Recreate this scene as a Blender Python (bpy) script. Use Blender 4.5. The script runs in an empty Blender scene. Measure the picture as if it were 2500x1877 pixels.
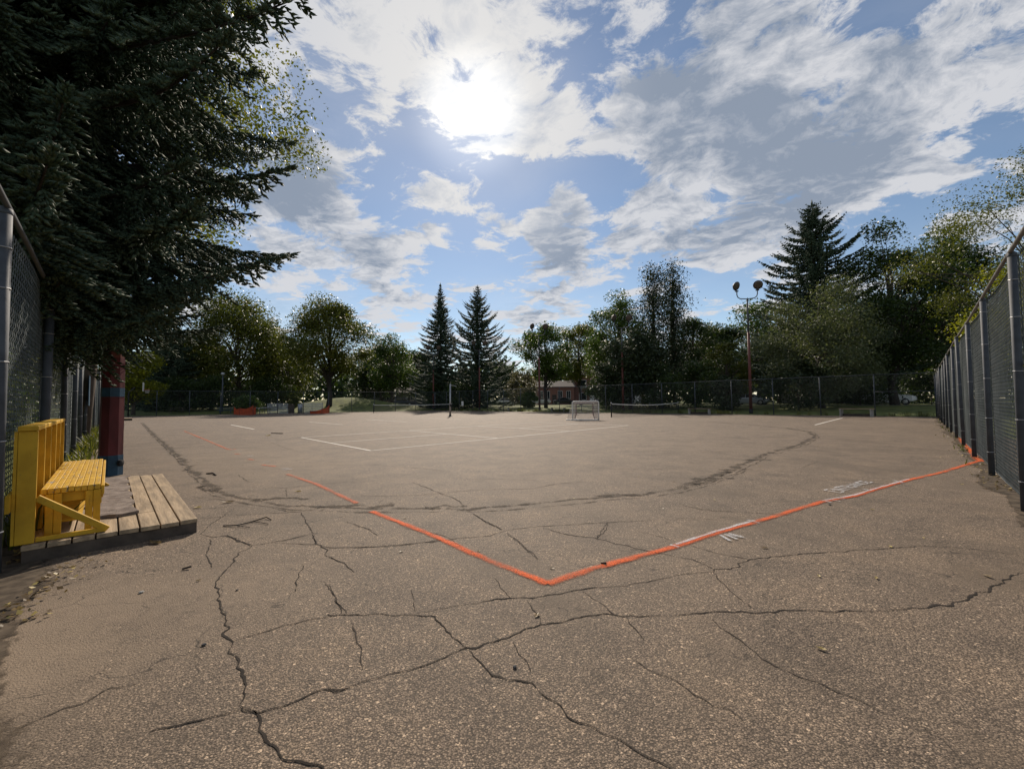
import bpy, bmesh, math, random
import numpy as np
from mathutils import Vector, Matrix

scene = bpy.context.scene
R = math.radians

# ------------------------------------------------------------------ camera
EYE = 1.24                       # a phone held low, court level is z = 0
PITCH, ROLL, FPX = R(2.45), 0.0088, 1011.0   # focal length in pixels of a 2500 px wide frame
_f = np.array([0, math.cos(PITCH), math.sin(PITCH)])
_r0 = np.array([1.0, 0, 0]); _u0 = np.array([0, -math.sin(PITCH), math.cos(PITCH)])
_u = _u0 * math.cos(ROLL) + _r0 * math.sin(ROLL)
_r = _r0 * math.cos(ROLL) - _u0 * math.sin(ROLL)
cam_data = bpy.data.cameras.new('camera')
cam_data.sensor_width = 36.0
cam_data.lens = 36.0 * FPX / 2500.0
cam_data.clip_start = 0.05
cam_data.clip_end = 3000
cam = bpy.data.objects.new('camera', cam_data)
scene.collection.objects.link(cam)
M = Matrix(((_r[0], _u[0], -_f[0], 0), (_r[1], _u[1], -_f[1], 0), (_r[2], _u[2], -_f[2], EYE), (0, 0, 0, 1)))
cam.matrix_world = M
scene.camera = cam

def ray(x, y):
    return _f * FPX + _r * (x - 1250) + _u * (938.5 - y)
def G(x, y, z=0.0):              # survey helper: where a sighted ground point lies on the plane z
    d = ray(x, y); t = (z - EYE) / d[2]
    return np.array([d[0] * t, d[1] * t, z])
def P(x, y, Y):                  # the sighted point at depth Y
    d = ray(x, y); t = Y / d[1]
    return np.array([d[0] * t, Y, EYE + d[2] * t])

# ------------------------------------------------------------------ sun and sky
SUN_EL, SUN_AZ = R(35.3), R(-5.3)          # azimuth measured from +Y towards +X
SUN = np.array([math.sin(SUN_AZ) * math.cos(SUN_EL), math.cos(SUN_AZ) * math.cos(SUN_EL), math.sin(SUN_EL)])
sl = bpy.data.lights.new('sun', 'SUN')
sl.energy = 4.9; sl.angle = R(1.2); sl.color = (1.0, 0.87, 0.72)
so = bpy.data.objects.new('sun', sl); scene.collection.objects.link(so)
so.rotation_euler = Vector(SUN).to_track_quat('Z', 'Y').to_euler()
so.location = (0, 0, 40)

world = bpy.data.worlds.new('World'); scene.world = world; world.use_nodes = True
def build_sky():
    nt = world.node_tree; nt.nodes.clear()
    N = lambda t, **k: (lambda n: ([setattr(n, a, b) for a, b in k.items()], n)[1])(nt.nodes.new(t))
    L = nt.links.new
    def val(s, v):
        if isinstance(v, (int, float)): s.default_value = v
        elif isinstance(v, (tuple, list)): s.default_value = v
        else: L(v, s)
    def mth(op, a, b=0.0, c=None):
        n = N('ShaderNodeMath', operation=op); val(n.inputs[0], a); val(n.inputs[1], b)
        if c is not None: val(n.inputs[2], c)
        return n.outputs[0]
    def vm(op, a, b, out=0):
        n = N('ShaderNodeVectorMath', operation=op); val(n.inputs[0], a)
        if op == 'SCALE': val(n.inputs['Scale'], b)
        else: val(n.inputs[1], b)
        return n.outputs[1 if op in ('DOT_PRODUCT',) else 0]
    def smooth(x, lo, hi, a=0.0, b=1.0):
        n = N('ShaderNodeMapRange', interpolation_type='SMOOTHSTEP')
        val(n.inputs[0], x); val(n.inputs[1], lo); val(n.inputs[2], hi); val(n.inputs[3], a); val(n.inputs[4], b)
        return n.outputs[0]
    def noise(vec, scale, detail, rough, lac=2.0, dist=0.0):
        n = N('ShaderNodeTexNoise'); n.noise_dimensions = '3D'
        val(n.inputs['Vector'], vec); n.inputs['Scale'].default_value = scale
        n.inputs['Detail'].default_value = detail; n.inputs['Roughness'].default_value = rough
        n.inputs['Lacunarity'].default_value = lac; n.inputs['Distortion'].default_value = dist
        return n
    def mixc(f, a, b):
        n = N('ShaderNodeMix', data_type='RGBA'); val(n.inputs[0], f); val(n.inputs[6], a); val(n.inputs[7], b)
        return n.outputs[2]
    d = N('ShaderNodeTexCoord').outputs['Generated']
    sep = N('ShaderNodeSeparateXYZ'); L(d, sep.inputs[0])
    x, y, z = sep.outputs
    sky = N('ShaderNodeTexSky'); sky.sky_type = 'NISHITA'; sky.sun_disc = False
    sky.sun_elevation = SUN_EL; sky.sun_rotation = SUN_AZ
    sky.altitude = 650; sky.air_density = 1.0; sky.dust_density = 0.12; sky.ozone_density = 2.6
    # clouds lie on a sheet overhead, so they shrink and flatten towards the horizon
    zc = mth('ADD', mth('MAXIMUM', z, 0.0), 0.13)
    q = N('ShaderNodeCombineXYZ'); L(mth('DIVIDE', x, zc), q.inputs[0]); L(mth('DIVIDE', y, zc), q.inputs[1])
    q = q.outputs[0]
    w = noise(q, 2.2, 3, 0.55)
    qw = vm('ADD', q, vm('SCALE', vm('SUBTRACT', w.outputs['Color'], (0.5, 0.5, 0.5)), 0.30))
    shear = N('ShaderNodeMapping'); L(qw, shear.inputs[0]); shear.inputs['Rotation'].default_value = (0, 0, R(28)); shear.inputs['Scale'].default_value = (0.95, 1.1, 1)
    qs = shear.outputs[0]
    def field(v, det):
        a = noise(v, 2.9, det, 0.64, 2.2).outputs['Fac']
        return mth('ADD', mth('MULTIPLY', mth('SUBTRACT', a, 0.5), 1.9), 0.5)
    n1 = field(qs, 8)
    n1b = field(vm('ADD', qs, (0.015, 0.055, 0.02)), 6)
    soft = noise(qs, 1.7, 2, 0.5).outputs['Fac']
    blobs = [(1760, 120, 430, .20), (1990, 330, 330, .30), (1700, 340, 260, .22), (2280, 130, 300, .20), (2200, 430, 240, .22),
             (1150, 250, 170, .24), (1010, 60, 210, .20), (920, 190, 150, .10), (790, 560, 220, .22), (770, 390, 160, .14),
             (960, 650, 130, .12), (1030, 495, 100, .24), (1370, 555, 120, .34), (1210, 565, 70, .18), (1560, 560, 130, .22), (1720, 570, 140, .22),
             (1920, 500, 190, .20), (1340, 765, 120, .16), (2330, 600, 140, .20), (1540, 300, 170, .18), (1330, 270, 130, .10),
             (1500, 430, 100, -.20), (1260, 455, 110, -.20), (1400, 60, 170, -.16), (2130, 570, 120, -.12), (1010, 370, 110, -.13),
             (1180, 660, 130, -.14), (680, 770, 200, -.10), (1700, 690, 150, -.10), (2420, 470, 110, -.10), (880, 480, 90, -.12), (850, 330, 90, -.10)]
    B = None
    for px, py, rad, wt in blobs:
        c = ray(px, py); c = c / np.linalg.norm(c); c2 = ray(px + rad, py); c2 = c2 / np.linalg.norm(c2)
        s = smooth(vm('DOT_PRODUCT', d, tuple(c)), float(c @ c2), 1.0, 0.0, wt)
        B = s if B is None else mth('ADD', B, s)
    base = mth('ADD', mth('MULTIPLY', B, 0.80), 0.015)
    D = mth('ADD', n1, base); Db = mth('ADD', n1b, base)
    fade = smooth(z, 0.0, 0.10, 0.25, 1.0)
    alpha = mth('MULTIPLY', smooth(D, 0.485, 0.66), fade)
    veil = smooth(noise(qs, 0.9, 3, 0.55).outputs['Fac'], 0.40, 0.75, 0.0, 0.30)
    alpha = mth('MAXIMUM', alpha, veil)
    thick = smooth(mth('ADD', mth('MULTIPLY', Db, 0.55), mth('MULTIPLY', mth('ADD', soft, base), 0.75)), 0.66, 1.16)
    relief = mth('MULTIPLY', mth('SUBTRACT', n1, n1b), 1.45)
    sd = vm('DOT_PRODUCT', d, tuple(SUN))
    near = smooth(sd, 0.93, 1.0)
    core = mth('ADD', mth('MULTIPLY', mth('POWER', smooth(sd, 0.989, 1.0), 1.6), 3.0), mth('MULTIPLY', mth('POWER', smooth(sd, 0.92, 1.0), 2.4), 0.7))
    lit = mixc(near, (6.2, 6.25, 6.5, 1), (6.5, 6.4, 6.3, 1))
    grey = mixc(near, (2.5, 2.95, 3.7, 1), (4.0, 4.35, 5.0, 1))
    shade = mth('MINIMUM', mth('MAXIMUM', mth('ADD', mth('SUBTRACT', mth('MULTIPLY', thick, 0.95), relief), mth('MULTIPLY', mth('SUBTRACT', soft, 0.5), 0.9)), 0.0), 1.0)
    cloud = mixc(shade, lit, grey)
    gain = N('ShaderNodeMix', data_type='RGBA', blend_type='MULTIPLY'); gain.inputs[0].default_value = 1
    L(sky.outputs[0], gain.inputs[6]); gain.inputs[7].default_value = (1.10, 1.0, 0.90, 1)
    col = mixc(mth('MULTIPLY', alpha, 0.94), gain.outputs[2], cloud)
    # the sun behind thin cloud
    glow = mth('MULTIPLY', core, mth('ADD', mth('MULTIPLY', alpha, 0.7), 0.6))
    add = N('ShaderNodeMix', data_type='RGBA', blend_type='ADD'); add.inputs[0].default_value = 1
    L(col, add.inputs[6])
    gc = N('ShaderNodeMix', data_type='RGBA', blend_type='MULTIPLY'); gc.inputs[0].default_value = 1
    gc.inputs[6].default_value = (1.0, 0.96, 0.88, 1); L(glow, gc.inputs[7]); L(gc.outputs[2], add.inputs[7])
    bg = N('ShaderNodeBackground'); L(add.outputs[2], bg.inputs[0]); bg.inputs[1].default_value = 0.11
    out = N('ShaderNodeOutputWorld'); L(bg.outputs[0], out.inputs[0])
build_sky()
world.cycles.sampling_method = 'MANUAL'; world.cycles.sample_map_resolution = 256

vs = scene.view_settings
vs.view_transform = 'Standard'; vs.look = 'None'; vs.exposure = 0.0; vs.gamma = 1.0
vs.use_curve_mapping = False
scene.cycles.max_bounces = 6; scene.cycles.diffuse_bounces = 3; scene.cycles.glossy_bounces = 2
scene.cycles.transmission_bounces = 4; scene.cycles.transparent_max_bounces = 12
scene.cycles.sample_clamp_indirect = 6.0

# ------------------------------------------------------------------ small builders
rng = np.random.default_rng(7); random.seed(7)
COL = scene.collection

class MB:
    """collects boxes, tubes and polygons that become ONE mesh object"""
    def __init__(self): self.v = []; self.f = []
    def add(self, vs_, fs):
        o = len(self.v); self.v += [tuple(map(float, p)) for p in vs_]; self.f += [tuple(o + i for i in f) for f in fs]; return self
    def box(self, c, s, rz=0.0, rot=None, taper=1.0):
        hx, hy, hz = s[0] / 2, s[1] / 2, s[2] / 2
        pts = [(-hx, -hy, -hz), (hx, -hy, -hz), (hx, hy, -hz), (-hx, hy, -hz), (-hx * taper, -hy * taper, hz), (hx * taper, -hy * taper, hz), (hx * taper, hy * taper, hz), (-hx * taper, hy * taper, hz)]
        m = rot if rot is not None else Matrix.Rotation(rz, 3, 'Z')
        pts = [tuple(m @ Vector(p) + Vector(c)) for p in pts]
        return self.add(pts, [(3, 2, 1, 0), (4, 5, 6, 7), (0, 1, 5, 4), (1, 2, 6, 5), (2, 3, 7, 6), (3, 0, 4, 7)])
    def bar(self, a, b, w, h, up=(0, 0, 1)):
        a = Vector(a); b = Vector(b); d = b - a; L_ = d.length; d.normalize(); u = Vector(up)
        if abs(d.dot(u)) > .98: u = Vector((1, 0, 0))
        s = d.cross(u).normalized(); u = s.cross(d)
        m = Matrix((d, s, u)).transposed()
        return self.box((a + b) / 2, (L_, w, h), rot=m)
    def tube(self, pts, rad, n=8, caps=True):
        pts = [Vector(p) for p in pts]; k = len(pts)
        if not hasattr(rad, '__len__'): rad = [rad] * k
        vs_ = []; ref = None
        for i, p in enumerate(pts):
            d = (pts[min(i + 1, k - 1)] - pts[max(i - 1, 0)]).normalized()
            if ref is None:
                ref = Vector((0, 0, 1)) if abs(d.z) < .9 else Vector((1, 0, 0))
            s = d.cross(ref)
            if s.length < 1e-4: s = d.cross(Vector((0, 1, 0)))
            s.normalize(); t = s.cross(d).normalized(); ref = t
            for j in range(n):
                a = 2 * math.pi * j / n
                vs_.append(p + (s * math.cos(a) + t * math.sin(a)) * rad[i])
        fs = [(i * n + j, i * n + (j + 1) % n, (i + 1) * n + (j + 1) % n, (i + 1) * n + j) for i in range(k - 1) for j in range(n)]
        if caps: fs += [tuple(range(n))[::-1], tuple((k - 1) * n + j for j in range(n))]
        return self.add(vs_, fs)
    def lathe(self, prof, c=(0, 0, 0), n=16, rot=None):
        m = rot if rot is not None else Matrix.Identity(3)
        vs_ = []; k = len(prof)
        for r_, z_ in prof:
            for j in range(n):
                a = 2 * math.pi * j / n
                vs_.append(tuple(m @ Vector((r_ * math.cos(a), r_ * math.sin(a), z_)) + Vector(c)))
        fs = [(i * n + j, i * n + (j + 1) % n, (i + 1) * n + (j + 1) % n, (i + 1) * n + j) for i in range(k - 1) for j in range(n)]
        fs += [tuple(range(n))[::-1], tuple((k - 1) * n + j for j in range(n))]
        return self.add(vs_, fs)
    def mesh(self, name, mat_, smooth=False):
        me = bpy.data.meshes.new(name); me.from_pydata(self.v, [], self.f); me.update()
        if mat_: me.materials.append(mat_)
        if smooth: me.shade_smooth()
        return me
    def build(self, name, mat_, parent=None, smooth=False, bevel=0.0):
        me = self.mesh(name, mat_, smooth)
        if bevel:
            bm = bmesh.new(); bm.from_mesh(me)
            bmesh.ops.bevel(bm, geom=bm.edges[:], offset=bevel, segments=1, affect='EDGES', clamp_overlap=True)
            bm.to_mesh(me); bm.free()
        return link(name, me, parent)

def link(name, me, parent=None, loc=None, rz=0.0):
    o = bpy.data.objects.new(name, me); COL.objects.link(o)
    if parent is not None: o.parent = parent
    if loc is not None: o.location = loc
    if rz: o.rotation_euler = (0, 0, rz)
    return o
def tag(o, label=None, cat=None, group=None, kind=None):
    if label: o['label'] = label
    if cat: o['category'] = cat
    if group: o['group'] = group
    if kind: o['kind'] = kind
    return o
def thing(name, label, cat, loc=(0, 0, 0), rz=0.0, group=None):
    o = bpy.data.objects.new(name, None); COL.objects.link(o); o.location = loc; o.rotation_euler = (0, 0, rz)
    o.empty_display_size = .2
    return tag(o, label, cat, group)
def copy_tree(o, parent=None):
    c = o.copy(); COL.objects.link(c); c.parent = parent
    for ch in [x for x in o.children]: copy_tree(ch, c)
    return c

def np_mesh(name, V, Q, mat_, attr=None, uv=None, smooth=False):
    """V (n,3), Q (m,k) faces of k corners"""
    V = np.asarray(V, np.float32); Q = np.asarray(Q, np.int32); m, k = Q.shape
    me = bpy.data.meshes.new(name)
    me.vertices.add(len(V)); me.vertices.foreach_set('co', V.ravel())
    me.loops.add(m * k); me.loops.foreach_set('vertex_index', Q.ravel())
    me.polygons.add(m); me.polygons.foreach_set('loop_start', np.arange(0, m * k, k, dtype=np.int32))
    if attr is not None:
        a = me.attributes.new('rnd', 'FLOAT', 'FACE'); a.data.foreach_set('value', np.asarray(attr, np.float32))
    if uv is not None:
        l = me.uv_layers.new(name='UVMap'); l.data.foreach_set('uv', np.asarray(uv, np.float32)[Q.ravel()].ravel())
    me.update(calc_edges=True)
    if mat_: me.materials.append(mat_)
    if smooth: me.shade_smooth()
    return me

# ------------------------------------------------------------------ materials
class NT:
    def __init__(self, name):
        self.m = bpy.data.materials.new(name); self.m.use_nodes = True; self.t = self.m.node_tree; self.t.nodes.clear()
        self.out = self.n('ShaderNodeOutputMaterial')
    def n(self, t, **k):
        n = self.t.nodes.new(t)
        for a, b in k.items(): setattr(n, a, b)
        return n
    def L(self, a, b): self.t.links.new(a, b)
    def set(self, s, v):
        if isinstance(v, bpy.types.NodeSocket): self.L(v, s)
        elif isinstance(v, (tuple, list)) and s.type == 'RGBA' and len(v) == 3: s.default_value = (*v, 1)
        else: s.default_value = v
    def math(self, op, a, b=0.0):
        n = self.n('ShaderNodeMath', operation=op); self.set(n.inputs[0], a); self.set(n.inputs[1], b); return n.outputs[0]
    def mix(self, f, a, b, mode='MIX'):
        n = self.n('ShaderNodeMix', data_type='RGBA', blend_type=mode); self.set(n.inputs[0], f); self.set(n.inputs[6], a); self.set(n.inputs[7], b); return n.outputs[2]
    def noise(self, vec, scale, detail=4, rough=.55, out='Fac'):
        n = self.n('ShaderNodeTexNoise'); n.inputs['Scale'].default_value = scale; n.inputs['Detail'].default_value = detail; n.inputs['Roughness'].default_value = rough
        if vec is not None: self.L(vec, n.inputs['Vector'])
        return n.outputs[out]
    def ramp(self, f, stops):
        n = self.n('ShaderNodeValToRGB'); self.set(n.inputs[0], f); cr = n.color_ramp
        while len(cr.elements) < len(stops): cr.elements.new(0.5)
        for e, (p, c) in zip(cr.elements, stops): e.position = p; e.color = (*c, 1) if len(c) == 3 else c
        return n.outputs[0]
    def smooth(self, x, lo, hi, a=0.0, b=1.0):
        n = self.n('ShaderNodeMapRange', interpolation_type='SMOOTHSTEP')
        for i, v in enumerate((x, lo, hi, a, b)): self.set(n.inputs[i], v)
        return n.outputs[0]
    def coord(self, k='Object'): return self.n('ShaderNodeTexCoord').outputs[k]
    def bsdf(self, col, rough=.6, metal=0.0, spec=.4, normal=None, **k):
        b = self.n('ShaderNodeBsdfPrincipled'); self.set(b.inputs['Base Color'], col); self.set(b.inputs['Roughness'], rough); self.set(b.inputs['Metallic'], metal)
        self.set(b.inputs['Specular IOR Level'], spec)
        if normal is not None: self.L(normal, b.inputs['Normal'])
        for a, v in k.items(): self.set(b.inputs[a], v)
        return b.outputs[0]
    def bump(self, h, strength=.3, dist=.01):
        n = self.n('ShaderNodeBump'); n.inputs['Strength'].default_value = strength; n.inputs['Distance'].default_value = dist; self.L(h, n.inputs['Height']); return n.outputs[0]
    def done(self, sh): self.L(sh, self.out.inputs[0]); return self.m

def mat(name, col, rough=.6, var=.18, vscale=6.0, bump=0.0, bscale=40.0, metal=0.0, spec=.4, col2=None, stretch=None):
    t = NT(name); co = t.coord()
    if stretch:
        mp = t.n('ShaderNodeMapping'); t.L(co, mp.inputs[0]); mp.inputs['Scale'].default_value = stretch; co = mp.outputs[0]
    c = np.array(col); lo = tuple(c * (1 - var)); hi = tuple(col2) if col2 else tuple(np.minimum(c * (1 + var), 1))
    f = t.smooth(t.noise(co, vscale, 6, .6), .3, .7)
    nrm = t.bump(t.noise(co, bscale, 5, .6), bump, .01) if bump else None
    return t.done(t.bsdf(t.mix(f, lo, hi), rough, metal, spec, nrm))

def leaf_mat(name, c1, c2, c3=None, transl=.35, rough=.45, spec=.35):
    t = NT(name)
    a = t.n('ShaderNodeAttribute', attribute_name='rnd').outputs['Fac']
    stops = [(0.0, c1), (0.75, c2), (1.0, c3 or c2)]
    c = t.ramp(a, stops)
    p = t.bsdf(c, rough, 0, spec)
    tr = t.n('ShaderNodeBsdfTranslucent'); t.L(t.mix(1.0, c, (1.15, 1.2, .55), 'MULTIPLY'), tr.inputs[0])
    mx = t.n('ShaderNodeMixShader'); mx.inputs[0].default_value = transl; t.L(p, mx.inputs[1]); t.L(tr.outputs[0], mx.inputs[2])
    return t.done(mx.outputs[0])

def soft_strip_mat(name, col, var=.2, rough=.8, cover=1.0, grain=60.0, edge=.5, col2=None, gritty=1.6, patchy=1.2, lo=.25, hi=.8):
    """paint, chalk or dirt lying on the asphalt: worn through at its edges and on the stones"""
    t = NT(name); co = t.coord(); uv = t.coord('UV')
    sp = t.n('ShaderNodeSeparateXYZ'); t.L(uv, sp.inputs[0])
    e = t.math('SUBTRACT', 1.0, t.math('ABSOLUTE', t.math('SUBTRACT', t.math('MULTIPLY', sp.outputs[1], 2.0), 1.0)))
    n1 = t.noise(co, grain, 3, .7); n2 = t.noise(co, 5.0, 4, .6)
    a = t.math('ADD', t.math('MULTIPLY', t.smooth(e, 0.0, edge), 1.0), t.math('MULTIPLY', t.math('SUBTRACT', n1, .5), gritty))
    a = t.math('ADD', a, t.math('MULTIPLY', t.math('SUBTRACT', n2, .5), patchy))
    a = t.math('MULTIPLY', t.smooth(a, lo, hi), cover)
    c = t.mix(t.smooth(t.noise(co, 9, 4), .3, .7), tuple(np.array(col) * (1 - var)), col2 or tuple(np.minimum(np.array(col) * (1 + var), 1)))
    p = t.bsdf(c, rough, 0, .2); tr = t.n('ShaderNodeBsdfTransparent')
    mx = t.n('ShaderNodeMixShader'); t.L(a, mx.inputs[0]); t.L(tr.outputs[0], mx.inputs[1]); t.L(p, mx.inputs[2])
    return t.done(mx.outputs[0])

def spray_mat(name, col, cover, dry):
    """thin spray paint: fades out over its own overspray and is broken by the stones"""
    t = NT(name); co = t.coord(); uv = t.coord('UV'); sp = t.n('ShaderNodeSeparateXYZ'); t.L(uv, sp.inputs[0])
    e = t.math('SUBTRACT', 1.0, t.math('ABSOLUTE', t.math('SUBTRACT', t.math('MULTIPLY', sp.outputs[1], 2.0), 1.0)))
    v = t.n('ShaderNodeTexVoronoi'); v.inputs['Scale'].default_value = 125; t.L(co, v.inputs['Vector'])
    s1 = t.n('ShaderNodeSeparateXYZ'); t.L(v.outputs['Color'], s1.inputs[0])
    stone = t.math('ADD', t.math('MULTIPLY', s1.outputs[1], dry), 1.0 - dry * .55)
    a = t.math('MULTIPLY', t.smooth(e, 0.0, .85), stone)
    a = t.math('MULTIPLY', a, t.smooth(t.noise(co, 2.6, 5, .65), .30, .62, .40, 1.0))
    a = t.math('MULTIPLY', a, t.smooth(v.outputs['Distance'], .45, .8, 1.0, .45))
    a = t.math('MINIMUM', t.math('MULTIPLY', a, cover), .97)
    c = t.mix(s1.outputs[2], tuple(np.array(col) * .82), tuple(np.minimum(np.array(col) * 1.12, 1)))
    p = t.bsdf(c, .85, 0, .2); tr = t.n('ShaderNodeBsdfTransparent'); mx = t.n('ShaderNodeMixShader'); t.L(a, mx.inputs[0]); t.L(tr.outputs[0], mx.inputs[1]); t.L(p, mx.inputs[2])
    return t.done(mx.outputs[0])

def asphalt_mat():
    t = NT('old_asphalt'); co = t.coord()
    v = t.n('ShaderNodeTexVoronoi'); v.inputs['Scale'].default_value = 135; t.L(co, v.inputs['Vector'])
    v2 = t.n('ShaderNodeTexVoronoi'); v2.inputs['Scale'].default_value = 58; t.L(co, v2.inputs['Vector'])
    s1 = t.n('ShaderNodeSeparateXYZ'); t.L(v.outputs['Color'], s1.inputs[0]); s2 = t.n('ShaderNodeSeparateXYZ'); t.L(v2.outputs['Color'], s2.inputs[0])
    K = np.array([1.16, .868, .60])
    g = lambda x: tuple(K * x)
    peb = t.ramp(s1.outputs[0], [(0, g(.085)), (.4, g(.155)), (.72, g(.205)), (.9, g(.27)), (1, g(.42))])
    tintp = t.mix(t.math('MULTIPLY', s1.outputs[1], .3), peb, (.19, .14, .115))
    big = t.ramp(s2.outputs[0], [(0, g(.17)), (.6, g(.30)), (1, g(.55))])
    isbig = t.math('MULTIPLY', t.math('GREATER_THAN', s2.outputs[2], .86), t.math('LESS_THAN', v2.outputs['Distance'], .40))
    c = t.mix(isbig, tintp, big)
    c = t.mix(t.smooth(v.outputs['Distance'], .40, .72, 0, .9), c, g(.05))
    nb = t.noise(co, .28, 3, .6); nm = t.noise(co, 1.7, 4, .65); nf = t.noise(co, 9, 3, .6); nh = t.noise(co, .9, 5, .7)
    c = t.mix(1.0, c, t.ramp(nm, [(.28, (.70, .70, .71)), (.5, (1, 1, 1)), (.72, (1.25, 1.22, 1.17))]), 'MULTIPLY')
    sp = t.n('ShaderNodeSeparateXYZ'); t.L(co, sp.inputs[0])
    def spot(x, y, rx, ry, rot=0.0):
        cs, sn = math.cos(rot), math.sin(rot)
        dx = t.math('SUBTRACT', sp.outputs[0], x); dy = t.math('SUBTRACT', sp.outputs[1], y)
        a = t.math('ADD', t.math('MULTIPLY', dx, cs / rx), t.math('MULTIPLY', dy, sn / rx)); b = t.math('ADD', t.math('MULTIPLY', dx, -sn / ry), t.math('MULTIPLY', dy, cs / ry))
        return t.smooth(t.math('SQRT', t.math('ADD', t.math('MULTIPLY', a, a), t.math('MULTIPLY', b, b))), .2, 1.0, 1.0, 0.0)
    # worn-in grey dust: a little everywhere, plainly on the trodden strip beside the platform
    worn = spot(-2.6, 2.2, 2.1, 1.25, R(40))
    worn = t.math('MAXIMUM', worn, t.math('MULTIPLY', spot(-6.4, 9.5, 2.2, 5.5, R(42)), .7))
    dust = t.math('ADD', t.smooth(nb, .45, .72, 0, .5), t.math('MULTIPLY', worn, t.smooth(nf, .25, .7, .25, .95)))
    dust = t.math('MINIMUM', dust, .88)
    c = t.mix(dust, c, t.ramp(nh, [(.3, g(.135)), (.5, g(.175)), (.7, g(.215))]))
    # broad darker and paler areas, old stains
    dark_mask = t.math('MULTIPLY', t.smooth(t.noise(co, .55, 4, .7), .50, .68), .62)
    dark_mask = t.math('MAXIMUM', dark_mask, t.math('MULTIPLY', spot(.15, 5.1, .75, .22, R(-40)), .6))
    dark_mask = t.math('MAXIMUM', dark_mask, t.math('MULTIPLY', spot(4.0, 3.3, 2.2, .5, R(-35)), t.smooth(nf, .4, .7, 0, .6)))
    dark_mask = t.math('MAXIMUM', dark_mask, t.math('MULTIPLY', spot(-2.0, .9, 1.5, .8, R(35)), t.smooth(nf, .3, .7, .1, .7)))  # ground made darker towards the near left
    c = t.mix(dark_mask, c, g(.085))
    # hairline cracks too fine to be pieces of their own
    wv = t.n('ShaderNodeVectorMath', operation='ADD'); t.L(co, wv.inputs[0]); sc_ = t.n('ShaderNodeVectorMath', operation='SCALE'); t.L(t.noise(co, 2.2, 3, .65, 'Color'), sc_.inputs[0]); sc_.inputs['Scale'].default_value = .55; t.L(sc_.outputs[0], wv.inputs[1])
    ve = t.n('ShaderNodeTexVoronoi', feature='DISTANCE_TO_EDGE'); ve.inputs['Scale'].default_value = 1.15; t.L(wv.outputs[0], ve.inputs['Vector'])
    hair = t.math('MULTIPLY', t.smooth(ve.outputs[0], .0012, .0058, 1, 0), t.smooth(nh, .41, .50))
    c = t.mix(t.math('MULTIPLY', hair, .8), c, g(.03))
    h = t.math('MULTIPLY', t.smooth(v.outputs['Distance'], .2, .8, 1, 0), t.math('ADD', t.math('MULTIPLY', s1.outputs[2], .8), .3))
    return t.done(t.bsdf(c, .80, 0, .30, t.bump(h, .6, .004)))

def brick_mat(name, c1, c2, mortar, sc=1.0):
    t = NT(name); co = t.coord()
    b = t.n('ShaderNodeTexBrick'); mp = t.n('ShaderNodeMapping'); t.L(co, mp.inputs[0]); mp.inputs['Rotation'].default_value = (R(90), 0, 0); t.L(mp.outputs[0], b.inputs['Vector'])
    b.inputs['Scale'].default_value = 4.0 * sc; b.inputs['Color1'].default_value = (*c1, 1); b.inputs['Color2'].default_value = (*c2, 1); b.inputs['Mortar'].default_value = (*mortar, 1); b.inputs['Mortar Size'].default_value = .012
    return t.done(t.bsdf(b.outputs[0], .85))

M_ = {}
M_['asphalt'] = asphalt_mat()
M_['grass'] = mat('lawn_grass', (.095, .125, .022), .9, .45, 1.2, .8, 30, col2=(.17, .19, .04))
M_['road'] = mat('road_asphalt', (.055, .055, .055), .9, .2, 3)
M_['concrete'] = mat('concrete', (.33, .31, .28), .85, .2, 5, .3, 60)
def yellow_mat():
    t = NT('yellow_paint'); co = t.coord()
    c = t.mix(t.smooth(t.noise(co, 7, 6), .3, .7), (.46, .265, .018), (.60, .355, .026))
    mp = t.n('ShaderNodeMapping'); t.L(co, mp.inputs[0]); mp.inputs['Scale'].default_value = (6, 6, 1.2)
    scuff = t.smooth(t.noise(mp.outputs[0], 5, 7, .75), .60, .70)
    c = t.mix(t.math('MULTIPLY', scuff, .55), c, (.17, .11, .035))
    c = t.mix(t.math('MULTIPLY', t.smooth(t.noise(co, 40, 4, .7), .64, .70), .6), c, (.14, .10, .05))
    return t.done(t.bsdf(c, .62, 0, .3, t.bump(t.noise(mp.outputs[0], 9, 6, .7), .35, .006)))
M_['yellow'] = yellow_mat()
M_['deck'] = mat('weathered_plank', (.31, .232, .148), .85, .35, 5, .6, 14, stretch=(.35, 3.2, 3.2))
M_['darkwood'] = mat('dark_timber', (.075, .058, .045), .85, .35, 6, .5, 18)
M_['galv'] = mat('galvanised_steel', (.068, .077, .090), .7, .22, 5, .1, 40, metal=.1)
M_['wire'] = mat('fence_wire', (.115, .135, .14), .7, .2, 4, spec=.2)
M_['rail'] = mat('old_top_rail', (.17, .165, .155), .6, .25, 4, .2, 30, metal=.2)
M_['white'] = mat('white_paint', (.72, .70, .66), .5, .08, 5)
M_['black'] = mat('black_rubber', (.018, .018, .02), .7, .2, 5)
M_['bark'] = mat('bark', (.075, .058, .045), .95, .4, 9, 1.0, 20, stretch=(2, 2, .4))
M_['bark_dark'] = mat('dark_bark', (.04, .032, .027), .95, .4, 9, 1.0, 20, stretch=(2, 2, .4))
M_['pole_red'] = mat('dark_red_paint', (.105, .018, .020), .65, .4, 4, .3, 12, stretch=(1, 1, .25))
M_['pole_worn'] = mat('worn_red_paint', (.17, .06, .048), .75, .45, 5, .3, 12, stretch=(1, 1, .25))
M_['blue'] = mat('faded_blue_paint', (.022, .07, .12), .6, .3, 6, .2, 20)
M_['redpole'] = mat('rust_red_paint', (.125, .036, .028), .6, .3, 3, stretch=(1, 1, .3))
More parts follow.
